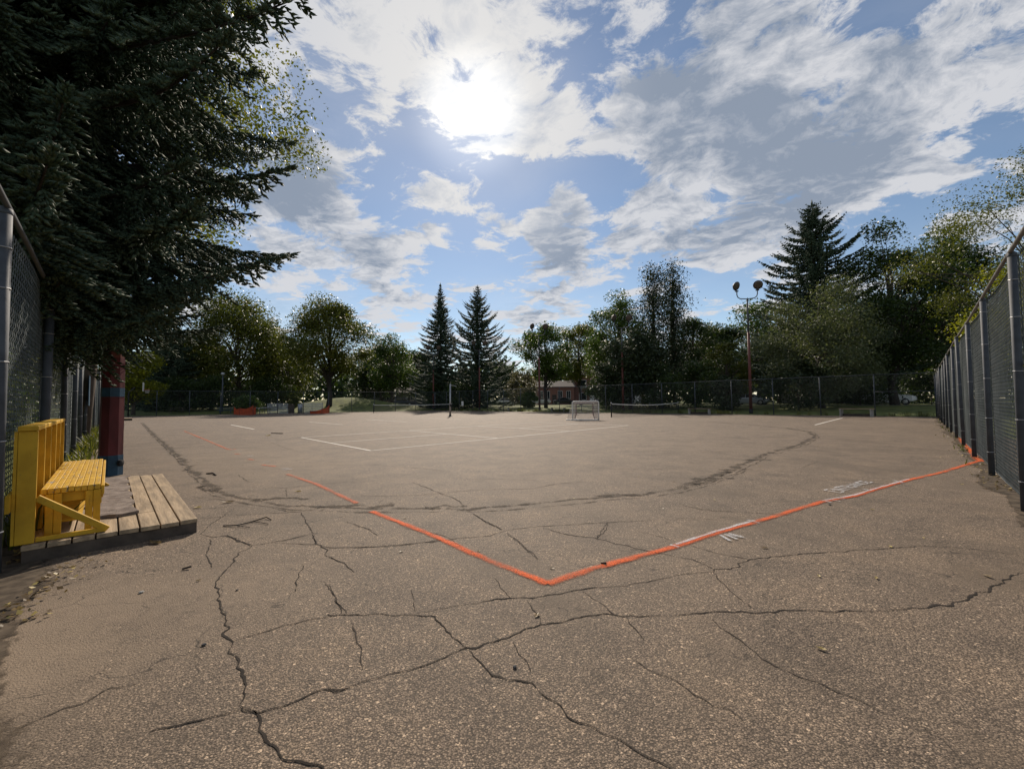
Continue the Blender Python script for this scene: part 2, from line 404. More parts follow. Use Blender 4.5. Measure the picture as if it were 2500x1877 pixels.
M_['lampback'] = mat('lamp_shade', (.06, .05, .05), .5, .3, 4)
M_['lens'] = mat('lamp_lens', (.10, .075, .06), .25, .3, 9)
M_['alu'] = mat('weathered_aluminium', (.40, .41, .42), .45, .2, 3, metal=.6)
M_['netorange'] = mat('orange_netting', (.46, .075, .025), .7, .2, 4)
M_['netdark'] = mat('dark_net_cord', (.02, .022, .022), .8, .2, 4)
M_['netwhite'] = mat('white_net_cord', (.50, .46, .44), .8, .2, 4)
M_['glass'] = mat('dark_glass', (.012, .015, .018), .08, .2, 2, spec=.6)
M_['chrome'] = mat('rim_metal', (.5, .5, .5), .3, .1, 3, metal=.8)
M_['lamp_w'] = mat('headlight', (.8, .8, .8), .15, .05, 3)
M_['lamp_r'] = mat('taillight', (.35, .01, .01), .2, .05, 3)
M_['brick'] = brick_mat('red_brick', (.24, .095, .062), (.31, .13, .085), (.30, .25, .21))
M_['brick2'] = brick_mat('brown_brick', (.15, .06, .042), (.20, .085, .058), (.2, .17, .15))
M_['shingle'] = mat('roof_shingle', (.07, .06, .055), .9, .3, 6)
M_['stucco'] = mat('grey_stucco', (.20, .19, .18), .9, .12, 6)
M_['trim'] = mat('window_trim', (.62, .60, .56), .6, .08, 5)
M_['mat'] = mat('worn_carpet', (.185, .145, .125), .98, .3, 9, .9, 90, col2=(.27, .225, .195))
M_['crack'] = soft_strip_mat('crack_dirt_shade', (.032, .026, .021), .3, .95, 1.0, 120, .8, gritty=2.4, patchy=1.6, lo=.2, hi=.6)  # flat cracks: dirt colour with the shade of their depth painted in
M_['fine_crack'] = soft_strip_mat('fine_crack_dirt_shade', (.045, .037, .030), .3, .95, .9, 120, .9, gritty=2.4, patchy=2.0, lo=.15, hi=.6)  # thin cracks, likewise dirt and painted-in shade
M_['dirt'] = soft_strip_mat('dark_dirt', (.075, .060, .046), .35, .95, .62, 26, 1.0, gritty=2.2, patchy=3.4, lo=.35, hi=1.1)
M_['soil'] = soft_strip_mat('fence_soil', (.07, .052, .036), .4, .95, .95, 14, .6, col2=(.13, .10, .07))
M_['orange'] = spray_mat('orange_spray', (.74, .125, .028), 1.05, .75)
M_['faded'] = spray_mat('faded_orange_spray', (.62, .16, .075), .85, .9)
M_['chalk'] = spray_mat('white_chalk', (.60, .60, .61), .9, .9)
M_['line'] = soft_strip_mat('white_court_line', (.74, .70, .63), .08, .8, 1.0, 45, .4, gritty=.9, patchy=.7, lo=.1, hi=.6)
M_['line_old'] = soft_strip_mat('worn_court_line', (.42, .38, .33), .15, .85, .6, 40, .7)
M_['dead_leaf'] = leaf_mat('dead_leaf', (.10, .065, .03), (.22, .15, .055), (.50, .40, .14), .15)

# ------------------------------------------------------------------ ground: court, lawn, road
FL0 = np.array([-3.83, 3.15]); E1 = np.array([-.697, .717]); E2 = np.array([.717, .697])   # left fence: along it, and into the court
FR0 = np.array([3.55, 2.42]); FRc = np.array([28.42, 27.72])                                # right fence from beside the camera to its far corner
FC = np.array([-12.5, 67.0]); FLm = FL0 + E1 * 22.0; FLc = np.array([-45.5, 48.3])
def sd_out(x, y):
    """metres outside the fenced court (0 inside)"""
    poly = [FL0, FLm, FLc, FC, FRc, FR0, np.array([2.0, -14.0]), np.array([-2.5, -14.0])]
    x = np.asarray(x, float); y = np.asarray(y, float)
    d = np.full(x.shape, 1e9); ins = np.zeros(x.shape, bool)
    for a, b in zip(poly, poly[1:] + poly[:1]):
        e = b - a; t = np.clip(((x - a[0]) * e[0] + (y - a[1]) * e[1]) / (e @ e), 0, 1)
        d = np.minimum(d, np.hypot(x - a[0] - t * e[0], y - a[1] - t * e[1]))
        c = ((a[1] > y) != (b[1] > y)) & (x < (b[0] - a[0]) * (y - a[1]) / (b[1] - a[1] + 1e-12) + a[0])
        ins ^= c
    return np.where(ins, -d, d)
def lawn_z(x, y):
    x = np.asarray(x, float); y = np.asarray(y, float)
    d = sd_out(x, y)
    near_right = np.clip((14 - y) / 6, 0, 1) * (x > 0)            # paved ground goes on level beyond the near right fence
    z = np.where(d < .6, -.05, np.minimum(.05 * (d - .6), .62) - .012)
    z = z * (1 - near_right) + (-.05) * near_right
    z = z + 1.75 * np.exp(-(((x + 28.5) * .8 + (y - 72) * .6) / 8.5) ** 2 - ((-(x + 28.5) * .6 + (y - 72) * .8) / 4.6) ** 2) * np.clip((d - 1) / 4, 0, 1)
    return z
def build_ground():
    g = np.concatenate([-np.geomspace(900, 131, 14), np.arange(-130, 130.1, 1.0), np.geomspace(131, 900, 14)])
    gy = np.concatenate([-np.geomspace(600, 31, 10), np.arange(-30, 170.1, 1.0), np.geomspace(171, 900, 14)])
    X, Y = np.meshgrid(g, gy); Z = lawn_z(X, Y)
    V = np.stack([X.ravel(), Y.ravel(), Z.ravel()], 1); nx, ny = len(g), len(gy)
    i = np.arange(nx - 1)[None, :] + nx * np.arange(ny - 1)[:, None]; i = i.ravel()
    Q = np.stack([i, i + 1, i + nx + 1, i + nx], 1)
    o = link('lawn', np_mesh('lawn', V, Q, M_['grass'], smooth=True)); tag(o, kind='structure')
    m = MB(); pts = [FL0 - E2 * .25 + E1 * -6, FLm - E2 * .25, FLc + np.array([-.3, .1]), FC + np.array([0, .35]), FRc + np.array([.6, 0]), np.array([19.0, 8.0]), np.array([16, -22]), np.array([-14, -22]), np.array([-9.0, -4.0])]
    pts = [FL0 - E2 * .25 - E1 * 12, FLm - E2 * .25, FLc + np.array([-.3, .1]), FC + np.array([0, .35]), FRc + np.array([.6, 0]), np.array([22.0, 15.5]), np.array([22, -22]), np.array([-2, -22])]
    m.add([(p[0], p[1], 0) for p in pts], [tuple(range(len(pts)))[::-1]])
    c = m.build('court', M_['asphalt']); tag(c, kind='structure'); return c
court = build_ground()

def ribbon(name, pts, width, z, mat_, parent=None, sub=.08, jit=0.0, wvar=0.0, closed=False, seed=0):
    r_ = np.random.default_rng(seed + 11); pts = np.asarray(pts, float)[:, :2]
    out = [pts[0]]
    for a, b in zip(pts[:-1], pts[1:]):
        n = max(3, min(90, int(np.linalg.norm(b - a) / sub)))
        for k in range(1, n + 1): out.append(a + (b - a) * k / n)
    p = np.array(out); n = len(p)
    d = np.gradient(p, axis=0); d /= np.linalg.norm(d, axis=1)[:, None] + 1e-9; nr = np.stack([-d[:, 1], d[:, 0]], 1)
    if jit:
        j = r_.normal(0, 1, n); j = np.convolve(j, [.25, .5, .25], 'same') * jit; j[0] = j[-1] = 0
        p = p + nr * j[:, None]
    w = np.full(n, width / 2.0)
    if wvar: w *= np.clip(1 + wvar * np.convolve(r_.normal(0, 1, n), [.3, .4, .3], 'same'), .25, 2.5)
    if name == 'crack':
        q_ = np.arange(n); w *= np.clip(np.minimum(q_, n - 1 - q_) / max(3, n * .10), .62, 1)
    V = np.empty((2 * n, 3)); V[0::2, :2] = p + nr * w[:, None]; V[1::2, :2] = p - nr * w[:, None]; V[:, 2] = z
    i = np.arange(n - 1) * 2; Q = np.stack([i, i + 1, i + 3, i + 2], 1)
    s = np.concatenate([[0], np.cumsum(np.linalg.norm(np.diff(p, axis=0), axis=1))])
    uv = np.empty((2 * n, 2)); uv[0::2, 0] = s; uv[1::2, 0] = s; uv[0::2, 1] = 0; uv[1::2, 1] = 1
    o = link(name, np_mesh(name, V, Q, mat_, uv=uv), parent); return o
def gp(pl): return [G(*q)[:2] for q in pl]

def build_cracks():
    def conv(pl, ox, oy, s): return [(ox + x / s, oy + y / s) for x, y in pl]
    A = lambda *pl: [conv(p, 0, 1250, 2.602) for p in pl]
    Bq = lambda *pl: [conv(p, 800, 1250, 2.602) for p in pl]
    Cq = lambda *pl: [conv(p, 1650, 1250, 2.602) for p in pl]
    Dq = lambda *pl: [conv(p, 300, 1000, 2.765) for p in pl]
    Eq = lambda *pl: [conv(p, 1000, 1000, 2.765) for p in pl]
    Fq = lambda *pl: [conv(p, 1650, 1020, 2.602) for p in pl]
    wide = A([(1600, 215), (1520, 260), (1480, 310), (1440, 370), (1400, 410), (1370, 470), (1400, 560), (1385, 640), (1440, 690), (1460, 740), (1430, 780), (1465, 830), (1470, 890), (1530, 990), (1560, 1080), (1550, 1180), (1540, 1240)],
             [(1540, 1240), (1620, 1290), (1640, 1370), (1690, 1450), (1780, 1540), (1900, 1600), (2060, 1660)], [(1330, 155), (1440, 150), (1530, 190), (1600, 215)])
    wide += Cq([(1300, 625), (1600, 610), (1770, 580), (1880, 530), (1960, 500), (2080, 450), (2120, 410), (2230, 385)])
    mid = A([(1540, 1240), (1620, 1290), (1750, 1240), (1850, 1210), (2050, 1130), (2212, 1120)], [(950, 1395), (1100, 1350), (1300, 1310), (1450, 1270), (1540, 1250)],
            [(1340, 170), (1310, 270), (1345, 350)], [(1990, 150), (2010, 200), (2080, 240), (2070, 270), (2170, 320)], [(1925, 340), (1890, 430), (1880, 500)])
    mid += Bq([(0, 225), (180, 228), (450, 215), (700, 180), (850, 165), (1030, 150), (1140, 115), (1300, 95), (1450, 85), (1700, 70), (2080, 50)],
              [(0, 650), (180, 655), (500, 650), (680, 665), (720, 720), (850, 840), (880, 870)],
              [(0, 1135), (60, 1135), (200, 1090), (430, 1020), (600, 980), (850, 875), (1000, 845), (1150, 790), (1350, 715), (1500, 690), (1680, 655), (1850, 650), (2000, 660), (2212, 655)],
              [(900, 880), (960, 940), (1050, 1040), (1150, 1070), (1300, 1080), (1350, 1140), (1480, 1240), (1600, 1340), (1750, 1410)],
              [(880, 585), (1150, 548), (1300, 545), (1500, 510), (1700, 480), (1900, 470), (2100, 430), (2212, 400)],
              [(1370, 100), (1500, 140), (1700, 165), (1850, 205), (2050, 250), (2200, 280)], [(920, 10), (1000, 55), (1110, 110)])
    mid += Cq([(0, 655), (270, 632), (570, 640), (750, 620), (950, 630), (1300, 625)], [(0, 400), (230, 375), (240, 360), (360, 365), (450, 305), (600, 285), (900, 260), (1200, 240), (1580, 215)],
              [(100, 215), (250, 260), (450, 300)], [(0, 285), (100, 300), (235, 360)])
    mid += Dq([(520, 735), (800, 712), (1000, 700), (1180, 690), (1330, 665)], [(880, 915), (1020, 895), (1160, 865), (1270, 838)], [(1020, 900), (1300, 910), (1400, 935), (1560, 925), (1700, 925), (2000, 900), (2212, 880)],
              [(1190, 690), (1220, 720), (1245, 770), (1280, 840), (1310, 910)], [(700, 855), (770, 880), (880, 915)])
    mid += Eq([(20, 490), (100, 520), (220, 570), (310, 600), (370, 650)], [(430, 705), (500, 750), (620, 810)])
    fine = A([(1460, 830), (1560, 790), (1700, 760), (1800, 720), (2000, 680), (2140, 650)], [(2070, 450), (2130, 530), (2150, 580), (2200, 640)], [(100, 1380), (400, 1250), (520, 1210), (700, 1120), (870, 1100)], [(1740, 195), (1900, 160), (1990, 140)])
    fine += Bq([(570, 640), (880, 585)], [(1060, 420), (1100, 480), (1160, 545)], [(1270, 560), (1300, 620), (1350, 670), (1355, 712)], [(1620, 505), (1740, 580), (1820, 650)], [(1900, 665), (1960, 740), (2010, 810)],
               [(5, 460), (60, 580), (90, 640)], [(150, 700), (190, 790), (220, 1000)], [(530, 490), (560, 630)], [(1140, 130), (1230, 210), (1330, 300)], [(1780, 60), (1740, 120), (1710, 160)],
               [(1180, 830), (1230, 920), (1290, 1010)], [(1920, 920), (2010, 990), (2100, 1030), (2212, 1070)], [(10, 285), (90, 320), (170, 380)], [(440, 100), (620, 120), (760, 160), (880, 240), (1000, 290)], [(1750, 1410), (1900, 1480), (2050, 1560), (2200, 1640)], [(120, 60), (300, 120)])
    fine += Cq([(235, 385), (330, 490), (470, 600), (490, 630)], [(230, 680), (320, 765), (400, 810), (540, 930), (630, 975), (780, 1040), (980, 1120), (1200, 1215), (1320, 1280)], [(0, 1070), (100, 1140), (230, 1225), (350, 1260), (430, 1330)],
               [(0, 40), (150, 40), (260, 50)], [(1580, 215), (1900, 235), (2212, 280)])
    fine += Dq([(420, 590), (560, 597), (700, 610), (850, 640)], [(1000, 660), (1100, 685), (1190, 690)], [(500, 672), (720, 655), (850, 645)], [(760, 660), (690, 710), (600, 770), (560, 810), (530, 840), (600, 860), (700, 855)],
               [(970, 525), (1100, 530), (1290, 507), (1500, 490), (1830, 477)], [(1100, 530), (1105, 590)], [(600, 410), (850, 402), (1080, 398), (1400, 372), (1700, 375), (2000, 395), (2212, 420)], [(1540, 580), (1800, 582), (2050, 575), (2212, 565)],
               [(780, 440), (820, 470), (855, 490)], [(1785, 585), (1730, 632)], [(1220, 335), (1480, 360)], [(980, 215), (1100, 260), (1200, 285)], [(1550, 780), (1640, 800), (1720, 850)], [(340, 240), (620, 225), (900, 200), (1150, 165)])
    fine += Eq([(0, 580), (230, 560), (500, 540), (820, 535), (1000, 500), (1180, 485), (1290, 490)], [(340, 470), (600, 470), (860, 475)], [(660, 840), (740, 890), (870, 1010)], [(1540, 820), (1700, 860), (1790, 890)], [(1820, 640), (1960, 670), (2212, 690)],
               [(1260, 870), (1330, 810), (1340, 765)], [(1110, 376), (1330, 378)], [(1150, 395), (1600, 400), (2000, 395)], [(680, 310), (900, 320)], [(1200, 280), (1700, 278), (2200, 290)])
    fine += Fq([(60, 560), (200, 590), (400, 600), (620, 610), (800, 625)], [(400, 330), (600, 340), (860, 345)], [(540, 360), (800, 385), (1000, 395), (1360, 400)], [(140, 210), (400, 215), (550, 232)], [(800, 315), (900, 280)])
    k = 0
    for lst, w, mt, j in ((wide, .013, M_['crack'], .010), (mid, .0105, M_['crack'], .007), (fine, .0085, M_['fine_crack'], .006)):
        for pl in lst:
            k += 1; g = gp(pl); dist = float(np.mean([p[1] for p in g]))
            ribbon('crack', g, w * (1 + .10 * max(0, dist - 3)), .003, mt, court, .022 if dist < 5 else .05 if dist < 9 else .12, j * (1.3 if dist < 5 else 1.6), .5, seed=k)
build_cracks()

def build_marks():
    def conv(pl, ox, oy, s): return [(ox + x / s, oy + y / s) for x, y in pl]
    # ring of dirt where the rink boards stand in winter
    arc1 = conv([(130, 90), (220, 180), (300, 250), (400, 340), (470, 420), (560, 490), (640, 550)], 300, 1000, 2.765)
    arc2 = conv([(530, 510), (600, 545), (750, 590), (950, 625), (1150, 650), (1400, 662), (1600, 665), (1900, 668), (2150, 665)], 300, 1000, 2.765)
    arc3 = conv([(250, 665), (400, 668), (600, 655), (900, 632), (1200, 600), (1400, 582), (1550, 575), (1750, 545), (1950, 500), (2050, 470), (2150, 430), (2212, 400)], 1000, 1000, 2.765)
    arc4 = conv([(0, 440), (160, 400), (330, 340), (460, 280), (560, 235), (700, 195), (800, 165), (880, 120), (850, 90), (700, 65), (430, 42), (200, 25)], 1650, 1020, 2.602)
    for pl, w in ((arc1, .26), (arc2, .14), (arc3, .14), (arc4, .26)):
        ribbon('dirt_trace', gp(pl), w, .0045, M_['dirt'], court, .12, .03, .5, seed=3)
        g = np.array(gp(pl)); ribbon('dirt_trace', g + np.array([.05, -.16]), .05, .0052, M_['dirt'], court, .12, .02, .6, seed=9)
    for x, y, l in ((1090, 1237, .5), (1515, 1209, .75), (1738, 1168, .7), (1795, 1146, .6), (1846, 1123, .6), (870, 1236, .9), (690, 1218, .7)):
        c = G(x, y)[:2]; ribbon('dirt_patch', [c + np.array([-l / 2, -.03]), c + np.array([0, .04]), c + np.array([l / 2, 0])], .2, .006, M_['dirt'], court, .05, .04, .5, seed=int(x))
    # small heaps of dirt left along the far side
    # orange spray paint
    la = [(907, 1249), (1038, 1300), (1184, 1365), (1338, 1426)]
    lb = [(701, 1158), (770, 1181), (871, 1229)]
    lc = [(450, 1052.5), (500, 1073), (556, 1097), (566, 1098)]
    tag(ribbon('painted_line', gp(la), .105, .007, M_['orange'], court, .05, .004, .15, seed=21), 'orange sprayed line running to the near corner')
    ribbon('painted_line', gp(lb), .105, .007, M_['faded'], court, .05, .004, .15, seed=22)
    ribbon('painted_line', gp(lc), .11, .007, M_['faded'], court, .08, .006, .25, seed=23)
    ra = [(1338, 1427), (1445, 1390), (1645, 1336), (1742, 1304.4), (1842, 1275.6), (2007, 1225.6), (2088, 1211), (2138, 1195), (2219, 1172), (2296, 1154.5), (2392, 1125)]
    ribbon('painted_line', gp(ra), .105, .008, M_['orange'], court, .05, .005, .15, seed=24)
    rb = [(2399, 1127), (2380, 1116), (2369, 1099), (2342, 1068)]
    ribbon('painted_line', gp(rb), .16, .0065, M_['orange'], court, .08, .01, .3, seed=25)
    for a, b in (((570, 1097.5), (575, 1096)), ((574, 1108), (586, 1109.5)), ((606, 1121), (620, 1123)), ((640, 1135), (672, 1139))):
        ribbon('painted_dash', gp([a, b]), .10, .006, M_['faded'], court, .03, .01, .3, seed=31)
    # white chalk over the orange, ticks and letters
    for pl in ([(1650, 1331), (1742, 1301), (1842, 1272)], [(2015, 1222), (2088, 1209.5), (2138, 1193.5), (2219, 1170.5)]):
        ribbon('chalk_line', gp(pl), .05, .011, M_['chalk'], court, .05, .004, .3, seed=41)
    ticks = [((1636, 1332), (1658, 1338)), ((1824, 1271), (1855, 1279)), ((2008, 1223), (2029, 1228)), ((2040, 1216.5), (2063, 1219.5)), ((2182, 1174), (2204, 1180)), ((2107, 1195.5), (2120, 1198)), ((2336, 1106), (2372, 1108.5)),
             ((580, 1101), (591, 1101)), ((604, 1114), (620, 1113.5)), ((638, 1128.5), (657, 1127.5)), ((684, 1145.5), (705, 1144)), ((688, 1148.5), (713, 1145.5)), ((722, 1083.5), (738, 1082.5)), ((2032, 1222.5), (2052, 1225))]
    for a, b in ticks: ribbon('chalk_tick', gp([a, b]), .06, .012, M_['chalk'], court, .03, .004, .3, seed=int(a[0]))
    def write(word, b0, b1, t0, t1, adv):
        b0, b1, t0, t1 = [G(*q)[:2] for q in (b0, b1, t0, t1)]; n = len(word)
        S = {'E': [[(.7, 0), (0, 0), (0, 1), (.7, 1)], [(0, .5), (.55, .5)]], 'N': [[(0, 0), (0, 1), (.7, 0), (.7, 1)]], 'T': [[(.35, 0), (.35, 1)], [(0, 1), (.75, 1)]],
             'R': [[(0, 0), (0, 1), (.6, .95), (.65, .6), (0, .5), (.7, 0)]], 'A': [[(0, 0), (.35, 1), (.7, 0)], [(.15, .4), (.55, .4)]], 'C': [[(.7, .9), (.35, 1), (0, .7), (0, .3), (.35, 0), (.7, .1)]], 'I': [[(.3, 0), (.3, 1)]]}
        for i, ch in enumerate(word):
            for st in S[ch]:
                pl = []
                for u, v in st:
                    s = (i + u) / (n - .3); pl.append((b0 + (b1 - b0) * s) * (1 - v) + (t0 + (t1 - t0) * s) * v)
                ribbon('chalk_letter', pl, .045, .012, M_['chalk'], court, .04, .004, .2, seed=i)
    write('ENTRANCE', (2050.5, 1204.6), (2130, 1178), (2012, 1198), (2105, 1175), 1)
    write('IN', (1776, 1324.5), (1816, 1314), (1754, 1308.5), (1779, 1304.5), 1)
    # white court lines (a court of 6.1 x 13.4 m and pieces of others)
    a = np.array(G(735.8, 1068)[:2]); b = np.array(G(905.8, 1100.2)[:2]); c = np.array(G(1533.5, 1038.7)[:2]); d = np.array(G(1313, 1030.7)[:2])
    lin = lambda p, q, t: p + (q - p) * t
    L_ = []
    L_ += [[a, b], [b, c], [c, d], [d, a]]
    k1, k2 = .335, .64
    L_ += [[lin(a, d, k1), lin(b, c, k1)], [lin(a, d, k2), lin(b, c, k2)], [lin(a, b, .5), lin(lin(a, d, k1), lin(b, c, k1), .5)], [lin(lin(a, d, k2), lin(b, c, k2), .5), lin(d, c, .5)]]
    for q in L_: ribbon('court_line', q, .075, .0042, M_['line'], court, .3, 0, .12, seed=51)
    for p, q, mt in (((564, 1037), (620, 1047.7), 'line'), ((620, 1047.7), (835, 1037.6), 'line_old'), ((754, 1030), (837, 1036.5), 'line'), ((893, 1024), (992, 1030), 'line'), ((992, 1030), (1100, 1025.3), 'line_old'), ((1050, 1020.7), (1129, 1024), 'line'),
                     ((1990, 1037.3), (2057, 1020), 'line'), ((1742, 1025), (1821, 1016), 'line_old'), ((1129, 1024), (1250, 1018), 'line_old'), ((480, 1023), (530, 1028.5), 'line_old'), ((914, 1034), (945, 1032.5), 'line')):
        ribbon('court_line', gp([p, q]), .085, .0042, M_[mt], court, .3, 0, .12, seed=52)
    # earth that has gathered at the foot of the fences
    ribbon('earth_strip', [FL0 - E1 * 3, FL0 + E1 * 6, FLm, FLc], .55, .0035, M_['soil'], court, .3, .05, .4, seed=61)
    e = (FRc - FR0); ribbon('earth_strip', [FR0 - e * .1, FR0 + e * .45, FRc], .5, .0035, M_['soil'], court, .3, .05, .4, seed=62)
    ribbon('earth_strip', [FRc, FC], .5, .0035, M_['soil'], court, .5, .05, .4, seed=63); ribbon('earth_strip', [FC, FLc], .6, .0035, M_['soil'], court, .5, .05, .4, seed=64)
build_marks()

# street beyond the far fences
def build_road():
    def strip(name, a, b, w, dz, mat_, kind='structure', n=60, th=.0):
        a = np.array(a, float); b = np.array(b, float); d = (b - a) / np.linalg.norm(b - a); nr = np.array([-d[1], d[0]])
        t = np.linspace(0, 1, n)[:, None]; c = a + (b - a) * t
        V = []
        for s in (-.5, .5):
            p = c + nr * s * w; V.append(np.c_[p, np.full(n, .62 + dz)])
        V = np.concatenate(V); i = np.arange(n - 1); Q = np.stack([i, i + 1, i + n + 1, i + n], 1)
        if th:
            m = MB(); m.bar((*a, .62 + dz - th / 2), (*b, .62 + dz - th / 2), w, th); o = m.build(name, mat_)
        else: o = link(name, np_mesh(name, V, Q, mat_))
        return tag(o, kind=kind)
    strip('road', (-75, 92), (30, 88), 8.5, .03, M_['road']); strip('road', (30, 88), (95, 20), 8.5, .034, M_['road'])
    strip('kerb', (-75, 87.6), (28.6, 83.6), .18, .13, M_['concrete'], th=.14); strip('kerb', (28.6, 83.6), (91.5, 17.5), .18, .13, M_['concrete'], th=.14)
    strip('pavement', (18, 58), (58, 18), 1.5, .02, M_['concrete'])
build_road()

# ------------------------------------------------------------------ chain-link fences
def wire_panel(name, W, H, s, r_, sag=0.0):
    """zigzag wires hooked into each other: real three-sided wires"""
    nw = int(W / s); nz = int(H / s)
    xs = (np.arange(nw) + .5) * W / nw; zs = np.linspace(.04, H, nz + 1); st = W / nw
    ph = (np.arange(nw) % 2) * 2 - 1
    k = np.arange(nz + 1); zig = ((k % 2) * 2 - 1)
    X = xs[:, None] + ph[:, None] * zig[None, :] * st * .5
    Z = np.broadcast_to(zs, X.shape); Yd = sag * np.sin(np.pi * X / W) * np.sin(np.pi * Z / H * 1.3) + .003 * zig[None, :]
    Pn = np.stack([X, Yd, Z], 2)                                   # wires, nodes, xyz
    off = np.array([[r_, 0, 0], [-r_ * .5, r_ * .87, 0], [-r_ * .5, -r_ * .87, 0]])
    V = (Pn[:, :, None, :] + off[None, None]).reshape(-1, 3)
    base = (np.arange(nw)[:, None] * (nz + 1) + np.arange(nz)[None, :]).ravel() * 3
    Q = np.concatenate([np.stack([base + j, base + (j + 1) % 3, base + 3 + (j + 1) % 3, base + 3 + j], 1) for j in range(3)])
    return np_mesh(name, V, Q, M_['wire'])
def fence(label, a, b, H, bays, s, r_, post_r=.043, rail_mat=None, sag=.0, mid=(), skip_first=False, lean=0.0, seed=1):
    a = np.array(a); b = np.array(b); d = b - a; Lt = np.linalg.norm(d); d = d / Lt; ang = math.atan2(d[1], d[0]); W = Lt / bays
    t = thing('chain_link_fence', label, 'fence', (a[0], a[1], 0), ang)
    pm = MB().tube([(0, 0, -.05), (0, 0, H - .01)], post_r, 12)
    pm.lathe([(post_r * 1.02, H - .03), (post_r * 1.1, H - .02), (post_r * 1.0, H + .015), (.02, H + .03)], n=12)
    pm = pm.mesh('post', M_['galv'], False)
    for p_ in pm.polygons: p_.use_smooth = len(p_.vertices) == 4
    tie = MB().lathe([(post_r * 1.12, -.004), (post_r * 1.16, 0), (post_r * 1.12, .004)], n=10).mesh('wire_tie', M_['alu'])
    wm = wire_panel('wire_mesh', W, H, s, r_, sag); r0 = np.random.default_rng(seed)
    for i in range(bays + 1):
        o = link('post', pm, t, (i * W, .055, 0)); o.rotation_euler = (lean + r0.normal(0, .006), r0.normal(0, .007), 0)
        for zz in ((.35, .95, 1.55, 2.15, H - .25) if s < .06 else ()): link('wire_tie', tie, o, (0, 0, zz + r0.normal(0, .05)))
    for i in range(bays): link('wire_mesh', wm, t, (i * W, 0, 0))
    n = bays * 3 + 1; z_ = [H + r0.normal(0, .012) for _ in range(n)]
    MB().tube([(Lt * i / (n - 1), .055, z_[i] + .03) for i in range(n)], .022, 8).build('top_rail', rail_mat or M_['galv'], t, smooth=True)
    MB().tube([(Lt * i / (n - 1), .0, .05 + r0.normal(0, .015)) for i in range(n)], .004, 4).build('tension_wire', M_['galv'], t)
    for x0, x1, z in mid: MB().tube([(x0 * W, -.03, z), (x1 * W, -.03, z)], .024, 8).build('brace_rail', rail_mat or M_['galv'], t, smooth=True)
    return t
fence('tall grey chain-link fence running away on the right', FR0, FRc, 2.84, 12, .05, .0036, .037, M_['rail'], .03, mid=((0, 1, 1.62),), seed=2)
fence('tall grey chain-link fence on the left behind the yellow bench', FLm - E2 * .1, FL0 - E1 * 3.14 - E2 * .1, 2.74, 8, .05, .0028, .046, None, -.04, seed=3)
fence('left chain-link fence beyond the red poles', FLc, FLm, 3.0, 13, .07, .004, .04, None, 0, seed=4)
fence('far chain-link fence in front of the grassy mound', FC, FLc, 2.95, 12, .09, .0045, .04, None, 0, seed=5)
fence('long far chain-link fence in front of the parked cars and right-hand trees', FRc, FC, 2.95, 18, .09, .0045, .036, None, 0, mid=((0, 1, 1.75),), seed=6)
o = MB().box((0, 0, 0), (1.6, .02, 1.0)).build('fence_board', M_['blue']); p = FL0 + E1 * 15.6 + E2 * .05
o.location = (p[0], p[1], 1.75); o.rotation_euler = (0, 0, math.atan2(E1[1], E1[0])); tag(o, 'blue board fixed to the left chain-link fence beside the red pole', 'board')
p = P(1129, 985, 60); o = MB().box((0, 0, 0), (.45, .02, .65)).build('fence_sign', M_['white']); o.location = tuple(p); o.rotation_euler = (0, 0, R(-44)); tag(o, 'small white sign on the far fence right of the grey volleyball post', 'sign')

